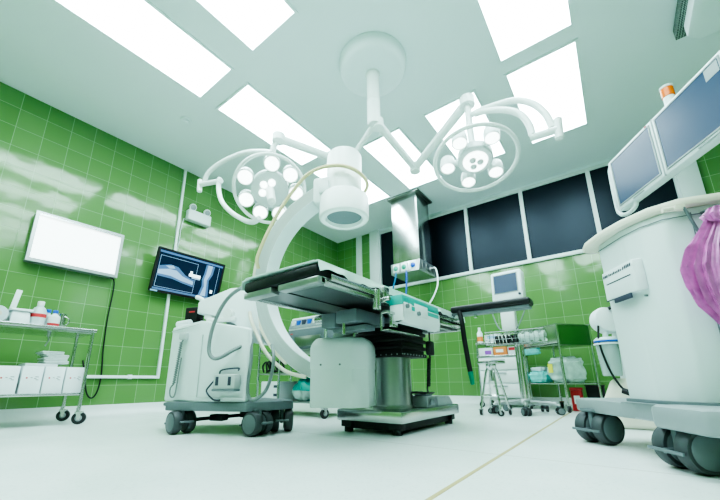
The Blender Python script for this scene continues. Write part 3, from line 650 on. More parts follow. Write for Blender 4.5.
# hand control hanging from the table
t = thing('hand_control', 'black hand control hanging by a coiled cord from the table edge', 'remote control', (-.95, 2.06, .45))
obj('control_body', MB().bb(-.975, -.935, 2.04, 2.10, .46, .55, .012), M['black'], t)
pts = [(-.955, 2.06, .75), (-.955, 2.065, .62), (-.955, 2.07, .55)]
obj('control_hook', MB().tube([(-.955, 2.07, .54), (-.955, 2.07, .60), (-.955, 2.07, .66), (-.965, 2.06, .70)], .006), M['black'], t)
pts = [(-.955, 2.06, .465)]
for k in range(70):
    z = .44-.17*k/69; a = k*1.7; pts.append((-.957+.008*cos(a), 2.05-.03*k/69+.008*sin(a), z))
pts += [(-.97, 2.03, .245), (-1.0, 2.13, .225), (-1.05, 2.30, .226), (-1.07, 2.2, .226), (-1.08, 2.10, .228), (-1.1, 2.22, .23)]
obj('coiled_cord', MB().tube(pts, .0055, n=6, sub=3), M['black'], t)
# foot pedal resting on the base
t = thing('foot_pedal', 'grey metal foot pedal resting on the operating table base', 'foot pedal', (-1.10, 2.36, .134))
obj('pedal_body', MB().prism([(-1.17, 2.16), (-1.04, 2.16), (-1.04, 2.30), (-1.17, 2.30)], .134, .205, .008, top=[(-1.16, 2.18), (-1.05, 2.18), (-1.05, 2.28), (-1.16, 2.28)]).prism([(-1.17, 2.32), (-1.035, 2.32), (-1.035, 2.60), (-1.17, 2.60)], .134, .195, .01, top=[(-1.165, 2.335), (-1.045, 2.335), (-1.06, 2.585), (-1.155, 2.585)]), M['lgrey'], t)
obj('pedal_plate', MB().bb(-1.15, -1.055, 2.19, 2.275, .205, .216, .004).bb(-1.035, -1.03, 2.19, 2.25, .15, .185, .002), M['grey'], t)
obj('pedal_cable', MB().tube([(-1.16, 2.2, .20), (-1.2, 2.14, .215), (-1.19, 2.05, .16), (-1.13, 2.10, .225), (-1.08, 2.2, .222), (-1.12, 2.32, .212), (-1.15, 2.36, .20)], .008), M['black'], t)
# padded arm board at the far end
t = thing('arm_board', 'black padded arm board sticking out from the far end of the operating table', 'arm board', (-.70, 2.52, .78))
obj('pad', MB().bb(-.955, -.405, 2.46, 2.60, .792, .842, .018, seg=3), M['blackfab'], t)
obj('support_plate', MB().bb(-.95, -.42, 2.475, 2.585, .775, .792, .003), M['grey'], t)
obj('bracket', MB().bb(-.953, -.90, 2.50, 2.56, .735, .775, .004).cyl((-.91, 2.47, .76), (-.91, 2.59, .76), .013, n=12), M['steel'], t)
obj('height_peg', MB().bb(-.80, -.78, 2.52, 2.54, .75, .775), M['steel'], t)
obj('strap', MB().tube([(-.888, 2.472, .80), (-.872, 2.462, .72), (-.868, 2.47, .60), (-.855, 2.47, .45), (-.845, 2.47, .36)], .017, n=10), M['black'], t)
obj('strap_end', MB().cyl((-.845, 2.47, .365), (-.836, 2.47, .275), .0185, .014, n=12, bev=.003), M['greenwrap'], t)

# ------------------------------------------------------------------ surgical lamps
t = thing('lamp_mount', 'round white ceiling canopy with the central pole that carries both surgical lamps', 'ceiling mount', (-1.27, 2.0, H))
cx, cy = -1.312, 2.03
obj('canopy', MB().lathe([(.292, 0), (.290, .05), (.276, .09), (.25, .108), (.20, .115), (.09, .117)], (cx, cy, H), (0, 0, -1), n=64), M['ceil'], t)
obj('pole', MB().lathe([(.066, .11), (.058, .125), (.053, .14), (.053, .39), (.058, .392), (.058, .40), (.055, .402), (.055, .62), (.05, .635), (.02, .637)], (cx, cy, H), (0, 0, -1), n=32), M['lampwhite'], t)
def lamp(label, C, nrm, ringR, heads, headR, orbR, a_off, path_arm, stem, yokes, bracket, handle, hubR, hub_glass):
    t = thing('surgical_lamp', label, 'surgical lamp', C, group=None)
    C = Vector(C); n = Vector(nrm).normalized()
    X = Vector((cos(yaw), sin(yaw), 0)); X = (X-n*X.dot(n)).normalized(); Y = n.cross(X)
    if Y.z < 0: Y = -Y
    for k, (a, b_, r) in enumerate(path_arm): obj('spring_arm', MB().cyl(a, b_, r, n=16).lathe([(.0, -r), (r*1.5, -r*.9), (r*1.5, r*.9), (0, r)], b_, (0, 0, 1), 18).lathe([(.0, -r*1.4), (r*1.35, -r*1.2), (r*1.35, r*1.2), (0, r*1.4)], a, (0, 0, 1), 18), M['lampwhite'], t)
    obj('stem', MB().tube(stem, .024, n=12, sub=6), M['lampwhite'], t)
    for y in yokes: obj('yoke', MB().tube(y, .021, n=12, sub=8), M['lampwhite'], t)
    obj('bracket', MB().cyl(bracket[0], bracket[1], .024, n=16, bev=.004), M['lampwhite'], t)
    obj('bracket_grip', MB().cyl(bracket[2], bracket[3], .024, n=16, bev=.006), M['lampwhite'], t)
    obj('ring_rail', MB().torus(C+n*.03, n, ringR, .0135, 64, 10), M['lampwhite'], t)
    h = obj('lamp_hub', MB().lathe([(hubR*.6, -.06), (hubR, -.03), (hubR, .025), (hubR*.93, .035), (.01, .036)], C, n, 40), M['lampgrey'], t)
    for k in range(heads):
        a = a_off+2*pi*k/heads if not isinstance(a_off, (list, tuple)) else a_off[k]; d = X*cos(a)+Y*sin(a); p = C+d*orbR
        hd = obj('lamp_head', MB().lathe([(headR*.55, -.075), (headR*.9, -.055), (headR, -.02), (headR, .03), (headR*.93, .036), (headR*.84, .03)], p, n, 28).cyl(C+d*hubR*.8, p-d*headR*.7, .022, n=12), M['lampwhite'], t)
        obj('lens', MB().lathe([(headR*.86, .03), (headR*.6, .036), (.001, .038)], p, n, 28, cap=False), M['lens'], hd)
    if hub_glass:
        obj('centre_lens', MB().lathe([(hubR*.7, .036), (hubR*.64, .052), (.001, .056)], C, n, 36, cap=False), M['lens'], h)
        for k in range(3):
            d = X*cos(k*2.09+.4)+Y*sin(k*2.09+.4); obj('reflector', MB().lathe([(hubR*.2, 0), (hubR*.15, .012), (.001, .014)], C+n*.052+d*hubR*.26, n, 16, cap=False), M['lampgrey'], h)
    else:
        for k in range(3):
            d = X*cos(k*1.1+1.2)+Y*sin(k*1.1+1.2); obj('small_lens', MB().lathe([(hubR*.2, .03), (hubR*.18, .045), (.001, .048)], C+d*hubR*.42, n, 16, cap=False), M['lens'], h)
    if handle: obj('focus_handle', MB().cyl(C+n*.03, C+n*.20+handle, .034, .03, n=20, bev=.006).cyl(C+n*.20+handle, C+n*.206+handle*1.03, .01, n=10), M['lampwhite'], t)
    return X, Y
E_ = []
PL = Vector((-1.972, 1.525, 1.771)); PR = Vector((-.576, 2.176, 1.807))
def dirn(az, el): return Vector((sin(az)*cos(el), cos(az)*cos(el), sin(el)))
toL = (Vector((0, 0, .3))-PL); toR = (Vector((0, 0, .3))-PR)
nL = (toL.normalized()+Vector((0, 0, -.42))).normalized(); nR = (toR.normalized()+Vector((0, 0, -2.1))).normalized()
e1L = Vector((-1.70, 2.17, 2.24)); e2L = Vector((-1.915, 1.535, 2.215))
lamp('surgical lamp on the left with seven bulb heads, hanging in front of the green wall', PL, nL, .268, 7, .062, .20, [radians(a) for a in (78, 32, -11, -76, -120, -162, 147)],
     [((cx-.03, cy+.02, 2.375), e1L, .022), (e1L, e2L, .034)],
     [e2L, e2L+Vector((-.03, 0, -.02)), (-1.955, 1.527, 2.16), (-1.972, 1.525, 2.10)],
     [[(-1.972, 1.525, 2.10), (-2.10, 1.525, 2.17), (-2.35, 1.525, 2.275), (-2.62, 1.525, 2.33), (-2.83, 1.525, 2.34), (-2.96, 1.52, 2.30), (-3.02, 1.52, 2.21)],
      [(-2.69, 1.50, 2.14), (-2.685, 1.50, 2.02), (-2.61, 1.50, 1.87), (-2.46, 1.51, 1.72), (-2.27, 1.52, 1.59), (-2.14, 1.515, 1.535), (-2.05, 1.50, 1.535)]],
     ((-3.06, 1.52, 2.225), (-2.66, 1.50, 2.10), (-3.09, 1.52, 2.29), (-3.08, 1.52, 2.15)), Vector((.03, 0, -.05)), .145, False)
e1R = Vector((-1.278, 2.687, 2.30)); e2R = Vector((-.589, 2.176, 2.285))
lamp('surgical lamp on the right with five bulb heads around a glowing centre lens', PR, nR, .272, 5, .052, .188, [radians(a) for a in (73, 138, 205, 272, 334)],
     [((cx+.02, cy+.03, 2.385), e1R, .034), (e1R, e2R, .036)],
     [e2R, (-.588, 2.176, 2.20), (-.588, 2.176, 2.05), (-.582, 2.176, 1.87)],
     [[(-.588, 2.176, 2.16), (-.53, 2.176, 2.166), (-.478, 2.176, 2.163), (-.33, 2.176, 2.137), (-.246, 2.176, 2.10), (-.171, 2.176, 2.023), (-.12, 2.176, 1.919), (-.098, 2.176, 1.81)],
      [(-.209, 2.16, 1.80), (-.216, 2.16, 1.876), (-.247, 2.16, 1.967), (-.306, 2.16, 2.039), (-.39, 2.16, 2.094), (-.481, 2.165, 2.135), (-.54, 2.17, 2.15)]],
     ((-.225, 2.165, 1.79), (-.07, 2.176, 1.785), (-.064, 2.176, 1.86), (-.072, 2.176, 1.715)), None, .118, True)

# ------------------------------------------------------------------ ceiling supply column
t = thing('supply_column', 'stainless ceiling column with gas outlets at its foot in front of the windows', 'ceiling column', (-2.18, 4.3, H))
obj('column_shaft', MB().bb(-2.39, -1.97, 4.12, 4.52, 1.93, H-.012, .004), M['steel'], t)
obj('ceiling_flange', MB().bb(-2.44, -1.92, 4.07, 4.57, H-.03, H, .004), M['steel_d'], t)
hd = obj('outlet_head', MB().prism([(-2.40, 4.06), (-1.96, 4.06), (-1.94, 4.56), (-2.40, 4.56)], 1.765, 1.935, .008, top=[(-2.42, 4.09), (-1.955, 4.09), (-1.94, 4.56), (-2.42, 4.56)]), M['alu'], t)
for k, (x, m_) in enumerate(((-2.32, 'outlet_g'), (-2.19, 'outlet_g'), (-2.05, 'blue'))):
    ou = obj('gas_outlet', MB().bb(x-.048, x+.048, 4.062, 4.085, 1.79, 1.915, .004), M['lampwhite'], hd)
    obj('outlet_ring', MB().lathe([(.036, 0), (.034, .012), (.02, .014), (.018, .03), (.001, .032)], (x, 4.062, 1.85), (0, -1, 0), 20), M[m_], ou)
for k in range(3):
    obj('wall_socket', MB().bb(-1.948, -1.938, 4.13+k*.13, 4.22+k*.13, 1.80, 1.89, .003), M['steel_d'], hd)
for pts, m_ in (([(-2.32, 4.07, 1.80), (-2.33, 4.06, 1.72), (-2.38, 4.06, 1.55), (-2.43, 4.08, 1.35), (-2.42, 4.10, 1.05), (-2.38, 4.1, .95)], 'bluec'), ([(-2.16, 4.07, 1.80), (-2.155, 4.06, 1.70), (-2.17, 4.06, 1.5), (-2.19, 4.06, 1.3), (-2.20, 4.08, 1.0)], 'blue'),
                ([(-1.93, 4.35, 1.84), (-1.84, 4.3, 1.83), (-1.79, 4.25, 1.74), (-1.77, 4.2, 1.55), (-1.82, 4.15, 1.38), (-1.90, 4.12, 1.24), (-1.95, 4.1, 1.05)], 'white')):
    obj('gas_hose', MB().tube(pts, .011, n=8), M[m_], t)

# ------------------------------------------------------------------ x-ray monitor cart at the right (local x along its face, y to its back)
RZ = math.atan2(-.86, .51); MO = (-.02, 1.93, 0)
mc = thing('monitor_cart', 'big white two-screen x-ray monitor cart on large grey casters at the right edge', 'monitor cart', MO, RZ)
def Q(name, mb, m, par=mc, **k): return obj(name, mb, M[m] if isinstance(m, str) else m, par, local=True, **k)
pl = MB().prism([(-.40, .0), (-.02, .0), (.03, .035), (.20, .035), (.245, -.03), (.46, -.04), (.50, .0), (.50, .66), (-.40, .66)], .143, .208, .012)
pl.prism([(.232, -.045), (.47, -.055), (.51, .0), (.51, .16), (.23, .16), (.215, .03)], .132, .212, .018)
bp = Q('base_plate', pl, 'lgrey')
for (x, y, rz, brk) in ((-.278, .035, radians(109), True), (.275, .03, radians(92), True), (-.28, .58, radians(70), False), (.36, .58, radians(160), False)):
    caster(mc, x, y, .0735, .060, rz, True, wm='tread', fm='grey', top=.16, local=True, brake=brk)
bodb = [(-.045, .06), (.13, .06), (.22, .072), (.285, .105), (.33, .17), (.34, .25), (.34, .60), (-.045, .60)]
bodt = [(-.03, .045), (.15, .045), (.245, .06), (.315, .10), (.355, .17), (.365, .25), (.365, .60), (-.03, .60)]
bd = Q('cabinet_body', MB().prism(bodb, .205, .935, .012, top=bodt, seg=2), 'machine', smooth=50)
Q('panel_seam', MB().tube([(.337, .165, .235), (.357, .165, .91)], .0022, n=6, smooth=False).tube([(.357, .165, .90), (.369, .25, .905), (.37, .60, .905)], .0022, n=6, smooth=False).tube([(-.02, .042, .905), (.15, .042, .905), (.245, .057, .905), (.315, .097, .905), (.357, .165, .90)], .0018, n=6, smooth=False), 'grey', bd)
Q('panel_screw', MB().cyl((.355, .215, .80), (.366, .213, .80), .006, n=10).cyl((.333, .22, .40), (.345, .22, .40), .006, n=10), 'grey', bd)
Q('plinth', MB().prism([(-.05, .05), (.14, .05), (.25, .07), (.35, .16), (.36, .62), (-.05, .62)], .205, .222, .004), 'grey', bd)
Q('top_tray', MB().prism([(-.15, .075), (-.13, .03), (-.06, .005), (.08, .0), (.20, .02), (.30, .06), (.37, .13), (.40, .25), (.40, .64), (-.13, .64)], .935, .968, .010), 'cream')
Q('tray_inset', MB().prism([(-.10, .10), (.10, .06), (.30, .14), (.36, .27), (.36, .60), (-.09, .60)], .967, .972, .001), 'grey')
# printer front
pf = Q('printer_front', MB().prism([(-.005, .025), (.205, .025), (.222, .06), (-.005, .06)], .652, .785, .006), 'white')
Q('paper_slot', MB().bb(.055, .165, .021, .03, .630, .652, .002), 'ink', pf)
Q('slot_line', MB().bb(.02, .185, .0235, .026, .722, .7265).bb(-.004, .05, .0235, .026, .648, .652), 'ink', pf)
lg = MB()
def dash(x0, x1, z0, z1, sl=.0): lg.quad((x0, .0238, z0), (x1, .0238, z0), (x1+sl, .0238, z1), (x0+sl, .0238, z1))
for k in range(3): dash(.004+k*.012, .013+k*.012, .756, .768, .004)
for k in range(8): dash(.046+k*.0115, .0535+k*.0115, .757, .7655 if k % 3 else .7685, .002); dash(.046+k*.0115, .0535+k*.0115, .7615, .7625, 0)
dash(.142, .15, .757, .77, .006); 
for k in range(4): dash(.158+k*.0105, .1655+k*.0105, .758, .772, .001)
Q('maker_lettering', lg, 'ink', pf, smooth=0)
Q('status_dot', MB().cyl((.205, .058, .628), (.205, .048, .628), .004, n=10), 'grey', bd)
Q('tray_latch', MB().bb(.352, .374, .105, .145, .917, .936, .004).cyl((.36, .108, .926), (.352, .075, .926), .010, n=12), 'cream')
Q('latch_rod', MB().cyl((.372, .135, .925), (.366, .175, .80), .005, n=8), 'grey')
# twin screens
e0, e1, zz0, zz1, dd = -.515, .345, 1.345, 1.70, .50
hs = Q('screen_housing', MB().bb(e0, e1, dd, dd+.06, zz0, zz1, .012), 'white')
for (a, b_) in ((-.473, -.135), (-.080, .296)):
    Q('screen', MB().bb(a, b_, dd-.004, dd+.004, 1.375, 1.672, .002), 'screen_glow', hs, smooth=0)
    Q('screen_bezel', MB().bb(a-.008, a, dd-.006, dd+.003, 1.367, 1.68).bb(b_, b_+.008, dd-.006, dd+.003, 1.367, 1.68).bb(a, b_, dd-.006, dd+.003, 1.367, 1.375).bb(a, b_, dd-.006, dd+.003, 1.672, 1.68), 'lgrey', hs, smooth=0)
Q('housing_joint', MB().bb(-.112, -.106, dd-.003, dd+.02, zz0+.002, zz1-.002), 'lgrey', hs)
Q('power_light', MB().cyl((-.155, dd-.004, 1.688), (-.155, dd+.002, 1.688), .006, n=10), 'red', hs)
Q('bottom_strip', MB().bb(.10, .25, dd-.003, dd+.002, 1.352, 1.357).bb(-.36, -.27, dd-.003, dd+.002, 1.352, 1.357), 'lgrey', hs)
Q('screen_tag', MB().bb(.225, .292, dd-.0055, dd-.0045, 1.61, 1.668), 'lgrey', hs, smooth=0)
Q('guard_rail', MB().tube([(-.50, dd+.03, 1.695), (-.535, dd+.03, 1.68), (-.55, dd+.03, 1.63), (-.555, dd+.03, 1.40), (-.54, dd+.03, 1.345), (-.50, dd+.03, 1.318), (-.44, dd+.03, 1.312), (-.40, dd+.03, 1.325), (-.385, dd+.03, 1.35)], .013, n=10), 'white', mc)
Q('screen_mast', MB().bb(.33, .39, dd+.0, dd+.07, .965, 1.62, .01).bb(.10, .39, dd+.05, dd+.075, 1.42, 1.6, .005), 'white')
bcn = Q('beacon_base', MB().cyl((-.005, dd+.03, 1.695), (-.005, dd+.03, 1.745), .024, n=20), 'white')
Q('beacon_lens', MB().cyl((-.005, dd+.03, 1.745), (-.005, dd+.03, 1.80), .027, n=24, bev=.003), 'orange', bcn)
Q('beacon_cap', MB().cyl((-.005, dd+.03, 1.80), (-.005, dd+.03, 1.812), .029, n=24, bev=.003), 'white', bcn)
# pink bundle hung on its end
def MW(x, y, z): return Matrix.Translation(MO) @ Matrix.Rotation(RZ, 4, 'Z') @ Vector((x, y, z))
def fold(ce, cd, prof, sq_, ph, fold_n=15):
    def fn(u, v):
        t_ = v*(len(prof)-1); i = min(int(t_), len(prof)-2); k = t_-i; k = k*k*(3-2*k)
        r = prof[i][0]*(1-k)+prof[i+1][0]*k; z = prof[i][1]*(1-k)+prof[i+1][1]*k; dx = prof[i][2]*(1-k)+prof[i+1][2]*k
        a = 2*pi*u; q = r*(1+.15*(1-2*abs(sin((fold_n*a+ph+4*v)/2)))+.06*sin(2*fold_n*a+1.7*v*5)+.05*sin(3*a+6*v))
        return MW(ce+sq_*q*cos(a)+.004*sin(9*v), cd+dx+q*sin(a), z)
    return fn
t = thing('pink_cover', 'glossy pink plastic cover bunched and knotted, hanging on the right end of the monitor cart', 'plastic cover', MW(.42, .27, .44))
mb = MB().grid(fold(.412, .185, [(.012, .885, .01), (.03, .86, .01), (.045, .82, .0), (.07, .75, -.03), (.085, .68, -.045), (.082, .61, -.045), (.07, .54, -.04), (.052, .48, -.02), (.03, .44, .0), (.004, .43, .0)], .42, 0, 16), 160, 60, closed=True)
obj('hanging_folds', mb, M['pink'], t, smooth=60)
obj('right_folds', MB().grid(fold(.42, .30, [(.010, .87, -.10), (.035, .84, -.09), (.055, .78, -.05), (.08, .70, .0), (.085, .60, .02), (.07, .50, .02), (.004, .44, .02)], .42, 1.3, 14), 140, 50, closed=True), M['pink'], t, smooth=60)
obj('knot', MB().grid(fold(.425, .195, [(.004, .83, 0), (.04, .84, 0), (.058, .865, .01), (.045, .89, .02), (.004, .90, .02)], .6, .5, 10), 100, 24, closed=True), M['pink'], t, smooth=60)
obj('hang_hook', MB().tube([MW(.36, .20, .905), MW(.40, .20, .90), MW(.425, .20, .885), MW(.43, .205, .90)], .006), M['grey'], t)

# ------------------------------------------------------------------ suction unit behind the cart
t = thing('suction_unit', 'white suction unit with a clear blue-lidded jar standing behind the monitor cart', 'suction unit', (0, 3.0, 0))
obj('pedestal', MB().prism([(-.20, 2.86), (.26, 2.86), (.26, 3.22), (-.20, 3.22)], .0, .31, .03, top=[(-.06, 2.92), (.22, 2.92), (.22, 3.18), (-.06, 3.18)], seg=3), M['cream'], t)
obj('column', MB().cyl((.02, 3.03, .30), (.02, 3.03, .78), .03, n=20), M['white'], t)
j = obj('jar', MB().lathe([(.05, .325), (.055, .33), (.067, .55), (.064, .55), (.05, .335), (.0, .334)], (-.047, 2.90, 0), cap=False), M['clear'], t)
obj('jar_lid', MB().lathe([(.070, .555), (.070, .566), (.055, .580), (.02, .582)], (-.047, 2.90, 0)), M['frost'], j)
obj('lid_rim', MB().torus((-.047, 2.90, .553), (0, 0, 1), .068, .006), M['blue'], j)
obj('jar_holder', MB().bb(-.02, .05, 2.96, 3.02, .50, .54, .006).torus((-.047, 2.90, .535), (0, 0, 1), .072, .005), M['white'], t)
hd = obj('pump_head', MB().lathe([(.05, -.055), (.082, -.045), (.092, -.02), (.092, .02), (.082, .045), (.05, .055)], (-.03, 2.95, .70), (.45, -.85, .12), n=36).bb(-.02, .05, 2.96, 3.05, .66, .74, .01), M['white'], t)
obj('jar_neck', MB().tube([(-.045, 2.90, .575), (-.045, 2.905, .60), (-.03, 2.93, .64)], .016, n=12), M['frost'], t)
obj('head_grip', MB().tube([(.0, 2.90, .775), (.02, 2.905, .78), (.035, 2.92, .76)], .012, n=10), M['black'], hd)
obj('power_cord', MB().tube([(-.075, 2.88, .66), (-.085, 2.85, .56), (-.075, 2.84, .45), (-.05, 2.83, .34), (-.01, 2.80, .25), (.02, 2.79, .225)], .0065), M['black'], t)
obj('cord_plug', MB().cyl((-.01, 2.80, .235), (.05, 2.78, .21), .018, n=12).cyl((.05, 2.78, .21), (.06, 2.775, .21), .012, n=10), M['black'], t)

# ------------------------------------------------------------------ patient monitor on a five-legged stand
MS = Vector((-.775, 3.72, 0))
t = thing('patient_monitor_stand', 'white patient monitor on a wheeled stand with a wire basket, below the windows', 'patient monitor', MS)
obj('post', MB().cyl((MS.x, MS.y, .09), (MS.x, MS.y, 1.05), .026, n=20).cyl((MS.x, MS.y, .12), (MS.x, MS.y, .68), .034, n=20), M['chrome'], t)
obj('hub', MB().lathe([(.06, .075), (.065, .09), (.05, .125), (.035, .135)], MS), M['alu'], t)
for k in range(5):
    a = radians(-78+72*k); d = Vector((cos(a), sin(a), 0)); p = MS+d*.29
    obj('base_leg', MB().tube([MS+d*.04+Vector((0, 0, .10)), MS+d*.16+Vector((0, 0, .10)), MS+d*.25+Vector((0, 0, .095)), p+Vector((0, 0, .075))], [.024, .022, .019, .016], n=10), M['alu'], t)
    caster(t, p.x, p.y, .034, .026, a+.5, True, wm='dark', fm='grey', top=.08)
ma = radians(6); T = Matrix.Translation((MS.x-.015, MS.y-.08, 1.235)) @ Matrix.Rotation(radians(-4), 4, 'Z') @ Matrix.Rotation(radians(-5), 4, 'X')
mh = obj('monitor_housing', MB().bb(-.15, .15, -.03, .09, -.155, .155, .018, T=T, seg=3), M['white'], t)
obj('screen', MB().bb(-.115, .105, -.034, -.028, -.075, .115, .002, T=T), M['screen_glow'], mh, smooth=0)
obj('screen_bezel', MB().bb(-.122, -.115, -.035, -.028, -.082, .122, T=T).bb(.105, .112, -.035, -.028, -.082, .122, T=T).bb(-.115, .105, -.035, -.028, -.082, -.075, T=T).bb(-.115, .105, -.035, -.028, .115, .122, T=T), M['lgrey'], mh, smooth=0)
obj('control_dial', MB().cyl(T @ Vector((.122, -.03, -.11)), T @ Vector((.122, -.045, -.11)), .012, n=16), M['ink'], mh)
obj('monitor_tray', MB().bb(MS.x-.15, MS.x+.13, MS.y-.14, MS.y+.06, 1.045, 1.06, .004).bb(MS.x-.145, MS.x+.125, MS.y-.13, MS.y+.05, 1.06, 1.078, .006), M['lgrey'], t)
obj('module_box', MB().bb(MS.x-.10, MS.x+.03, MS.y-.13, MS.y-.03, .78, .99, .01), M['white2'], t)
obj('cuff_hose', MB().tube([(MS.x-.14, MS.y-.1, 1.10), (MS.x-.18, MS.y-.12, 1.02), (MS.x-.16, MS.y-.13, .90), (MS.x-.12, MS.y-.14, .80), (MS.x-.05, MS.y-.15, .76)], .007).tube([(MS.x+.12, MS.y-.1, 1.08), (MS.x+.13, MS.y-.12, .98), (MS.x+.08, MS.y-.13, .86), (MS.x+.03, MS.y-.13, .78)], .006), M['hose'], t)
bk = MB(); bx0, bx1, by0, by1 = MS.x-.25, MS.x+.27, MS.y-.20, MS.y-.035
for z in (.645, .69, .735, .765):
    r = .004 if z == .765 else .0022
    bk.tube([(bx0, by0, z), (bx1, by0, z), (bx1, by1, z), (bx0, by1, z), (bx0, by0, z)], r, n=6, smooth=False)
for k in range(14):
    x = bx0+(bx1-bx0)*k/13; bk.tube([(x, by0, .765), (x, by0, .645), (x, by1, .645), (x, by1, .765)], .0022, n=5, smooth=False)
for k in range(5):
    y = by0+(by1-by0)*k/4; bk.tube([(bx0, y, .765), (bx0, y, .645), (bx1, y, .645), (bx1, y, .765)], .0022, n=5, smooth=False)
obj('wire_basket', bk, M['chrome'], t)
mb = MB()
for k in range(6):
    c = Vector((bx0+.09+.035*k, by0+.08, .69)); mb.torus(c, (1, .2*sin(k), .1), .038, .010, 22, 7)
solo('cable_bundle', mb, M['black'], 'dark coiled cables lying at the left of the wire basket', 'cables')
solo('film_wrap', MB().grid(lambda u, v: (bx0+.30+.22*u+.006*sin(23*v), by0+.075+.05*cos(2*pi*v)*(1+.2*sin(14*u)), .70+.042*sin(2*pi*v)*(1+.25*sin(19*u+2))), 30, 24), M['bag'], 'crumpled clear plastic packets lying at the right of the wire basket', 'plastic packets')

# ------------------------------------------------------------------ stool
SX, SY = -.965, 3.40
t = thing('round_stool', 'round stainless stool on small casters in front of the white supply cart', 'stool', (SX, SY, 0))
obj('seat', MB().lathe([(.10, .452), (.125, .455), (.128, .465), (.125, .475), (.11, .478), (.01, .476)], (SX, SY, 0)), M['steel'], t)
obj('spindle', MB().cyl((SX, SY, .30), (SX, SY, .455), .016, n=14).lathe([(.03, .40), (.045, .42), (.045, .452)], (SX, SY, 0), n=20), M['chrome'], t)
for k in range(4):
    a = radians(35+90*k); d = Vector((cos(a), sin(a), 0)); b_ = Vector((SX, SY, 0))
    obj('leg', MB().tube([b_+d*.02+Vector((0, 0, .43)), b_+d*.05+Vector((0, 0, .38)), b_+d*.085+Vector((0, 0, .24)), b_+d*.125+Vector((0, 0, .06))], .010, n=10), M['chrome'], t)
    caster(t, SX+d.x*.13, SY+d.y*.13, .026, .018, a+1, False, top=.062)
obj('foot_ring', MB().torus((SX, SY, .17), (0, 0, 1), .105, .007, 32, 8), M['chrome'], t)

# ------------------------------------------------------------------ supply cart against the back wall
t = thing('supply_cart', 'white supply cart with loaded top shelves behind the round stool', 'cart', (-1.14, 4.5, 0))
cx0, cx1, cy0, cy1 = -1.39, -.89, 4.33, 4.74
cb = obj('cart_body', MB().bb(cx0+.02, cx1-.02, cy0+.01, cy1, .11, .575, .008), M['machine'], t)
for k in range(3):
    d_ = obj('drawer', MB().bb(cx0+.035, cx1-.035, cy0-.006, cy0+.012, .13+k*.148, .265+k*.148, .005), M['white2'], t)
    obj('drawer_handle', MB().bb(-1.22, -1.06, cy0-.02, cy0-.005, .235+k*.148, .247+k*.148, .003), M['lgrey'], d_)
obj('mid_shelf', MB().bb(cx0, cx1, cy0, cy1, .575, .595, .004), M['steel'], t)
obj('top_shelf', MB().bb(cx0, cx1, cy0, cy1, .735, .752, .004), M['steel'], t)
for x in (cx0+.012, cx1-.012):
    for y in (cy0+.012, cy1-.012):
        obj('corner_post', MB().cyl((x, y, .08), (x, y, .80), .011, n=12), M['chrome'], t)
        caster(t, x, y, .032, .022, radians(50), False, top=.085)
# items on its shelves
def bottle(lab, x, y, z, r, h, body, cap, band, name='bottle'):
    tt = thing(name, lab, 'bottle', (x, y, z))
    obj('bottle_body', MB().lathe([(r*.9, 0), (r, .004), (r, h*.62), (r*.45, h*.8), (r*.4, h*.85)], (x, y, z), n=20), M[body], tt)
    obj('cap', MB().lathe([(r*.45, h*.85), (r*.45, h*.99), (r*.3, h)], (x, y, z), n=16), M[cap], tt)
    if band: obj('label_band', MB().lathe([(r*1.02, h*.12), (r*1.02, h*.42)], (x, y, z), n=20, cap=False), M[band], tt)
def pack(lab, x0, x1, y0, y1, z0, z1, body, prints, name='supply_box'):
    tt = thing(name, lab, 'box', ((x0+x1)/2, (y0+y1)/2, z0))
    obj('box_body', MB().bb(x0, x1, y0, y1, z0, z1, .003), M[body], tt)
    for (a, b_, c, d_, m_) in prints:
        w, h = x1-x0, z1-z0
        obj('printed_label', MB().bb(x0+a*w, x0+b_*w, y0-.0015, y0+.002, z0+c*h, z0+d_*h), M[m_], tt, smooth=0)
bottle('white spray bottle with an orange band at the left end of the supply cart top', -1.345, 4.40, .752, .034, .20, 'white', 'white', 'orangel', 'spray_bottle')
pack('white box with a pale blue print on the supply cart top shelf', -1.285, -1.12, 4.38, 4.52, .752, .85, 'paper', [(.2, .8, .5, .85, 'bluel')])
pack('white box beside the blue-printed box on the supply cart top shelf', -1.105, -.98, 4.40, 4.55, .752, .835, 'white2', [(.15, .6, .3, .6, 'lgrey')])
pack('white box with a purple label on the supply cart middle shelf', -1.365, -1.20, 4.36, 4.52, .595, .69, 'paper', [(.45, .9, .15, .65, 'purple')])
pack('white box with an orange label on the supply cart middle shelf', -1.19, -1.04, 4.36, 4.52, .595, .695, 'orangel', [(.2, .75, .35, .7, 'white')])
pack('small white box with a pink label at the right of the supply cart middle shelf', -1.03, -.925, 4.37, 4.50, .595, .69, 'paper', [(.1, .9, .55, .9, 'redtxt')])

# ------------------------------------------------------------------ instrument trolley with a green reflection painted on its steel side (local x to the right-rear)
RT = math.atan2(.77, .64); TO = (-.45, 3.985, 0)
t = thing('basin_trolley', 'stainless trolley with a deep top tray and a steel side coloured as a green reflection near the back wall', 'trolley', TO, RT)
LW, LD = .40, .51
def B(name, mb, m, par=t, **k): return obj(name, mb, M[m], par, local=True, **k)
B('tray_side', MB().bb(.0, LW, -.006, .004, .645, .855, .002), 'greenrefl')
B('top_tray', MB().bb(-.006, .004, .0, LD, .665, .845, .002).bb(LW-.004, LW+.006, 0, LD, .645, .845, .002).bb(0, LW, LD-.004, LD+.006, .645, .845, .002).bb(0, LW, 0, LD, .645, .655, .002).bb(-.01, LW+.01, -.01, .0, .846, .86, .002).bb(-.01, .0, -.01, LD+.01, .846, .86, .002), 'steel')
B('shelf', MB().bb(0, LW, 0, LD, .262, .275, .003), 'steel')
for x in (.0, LW):
    for y in (.0, LD):
        B('leg', MB().cyl((x, y, .085), (x, y, .855), .0125, n=14), 'chrome'); caster(t, x, y, .036, .024, radians(60), False, top=.09, local=True)
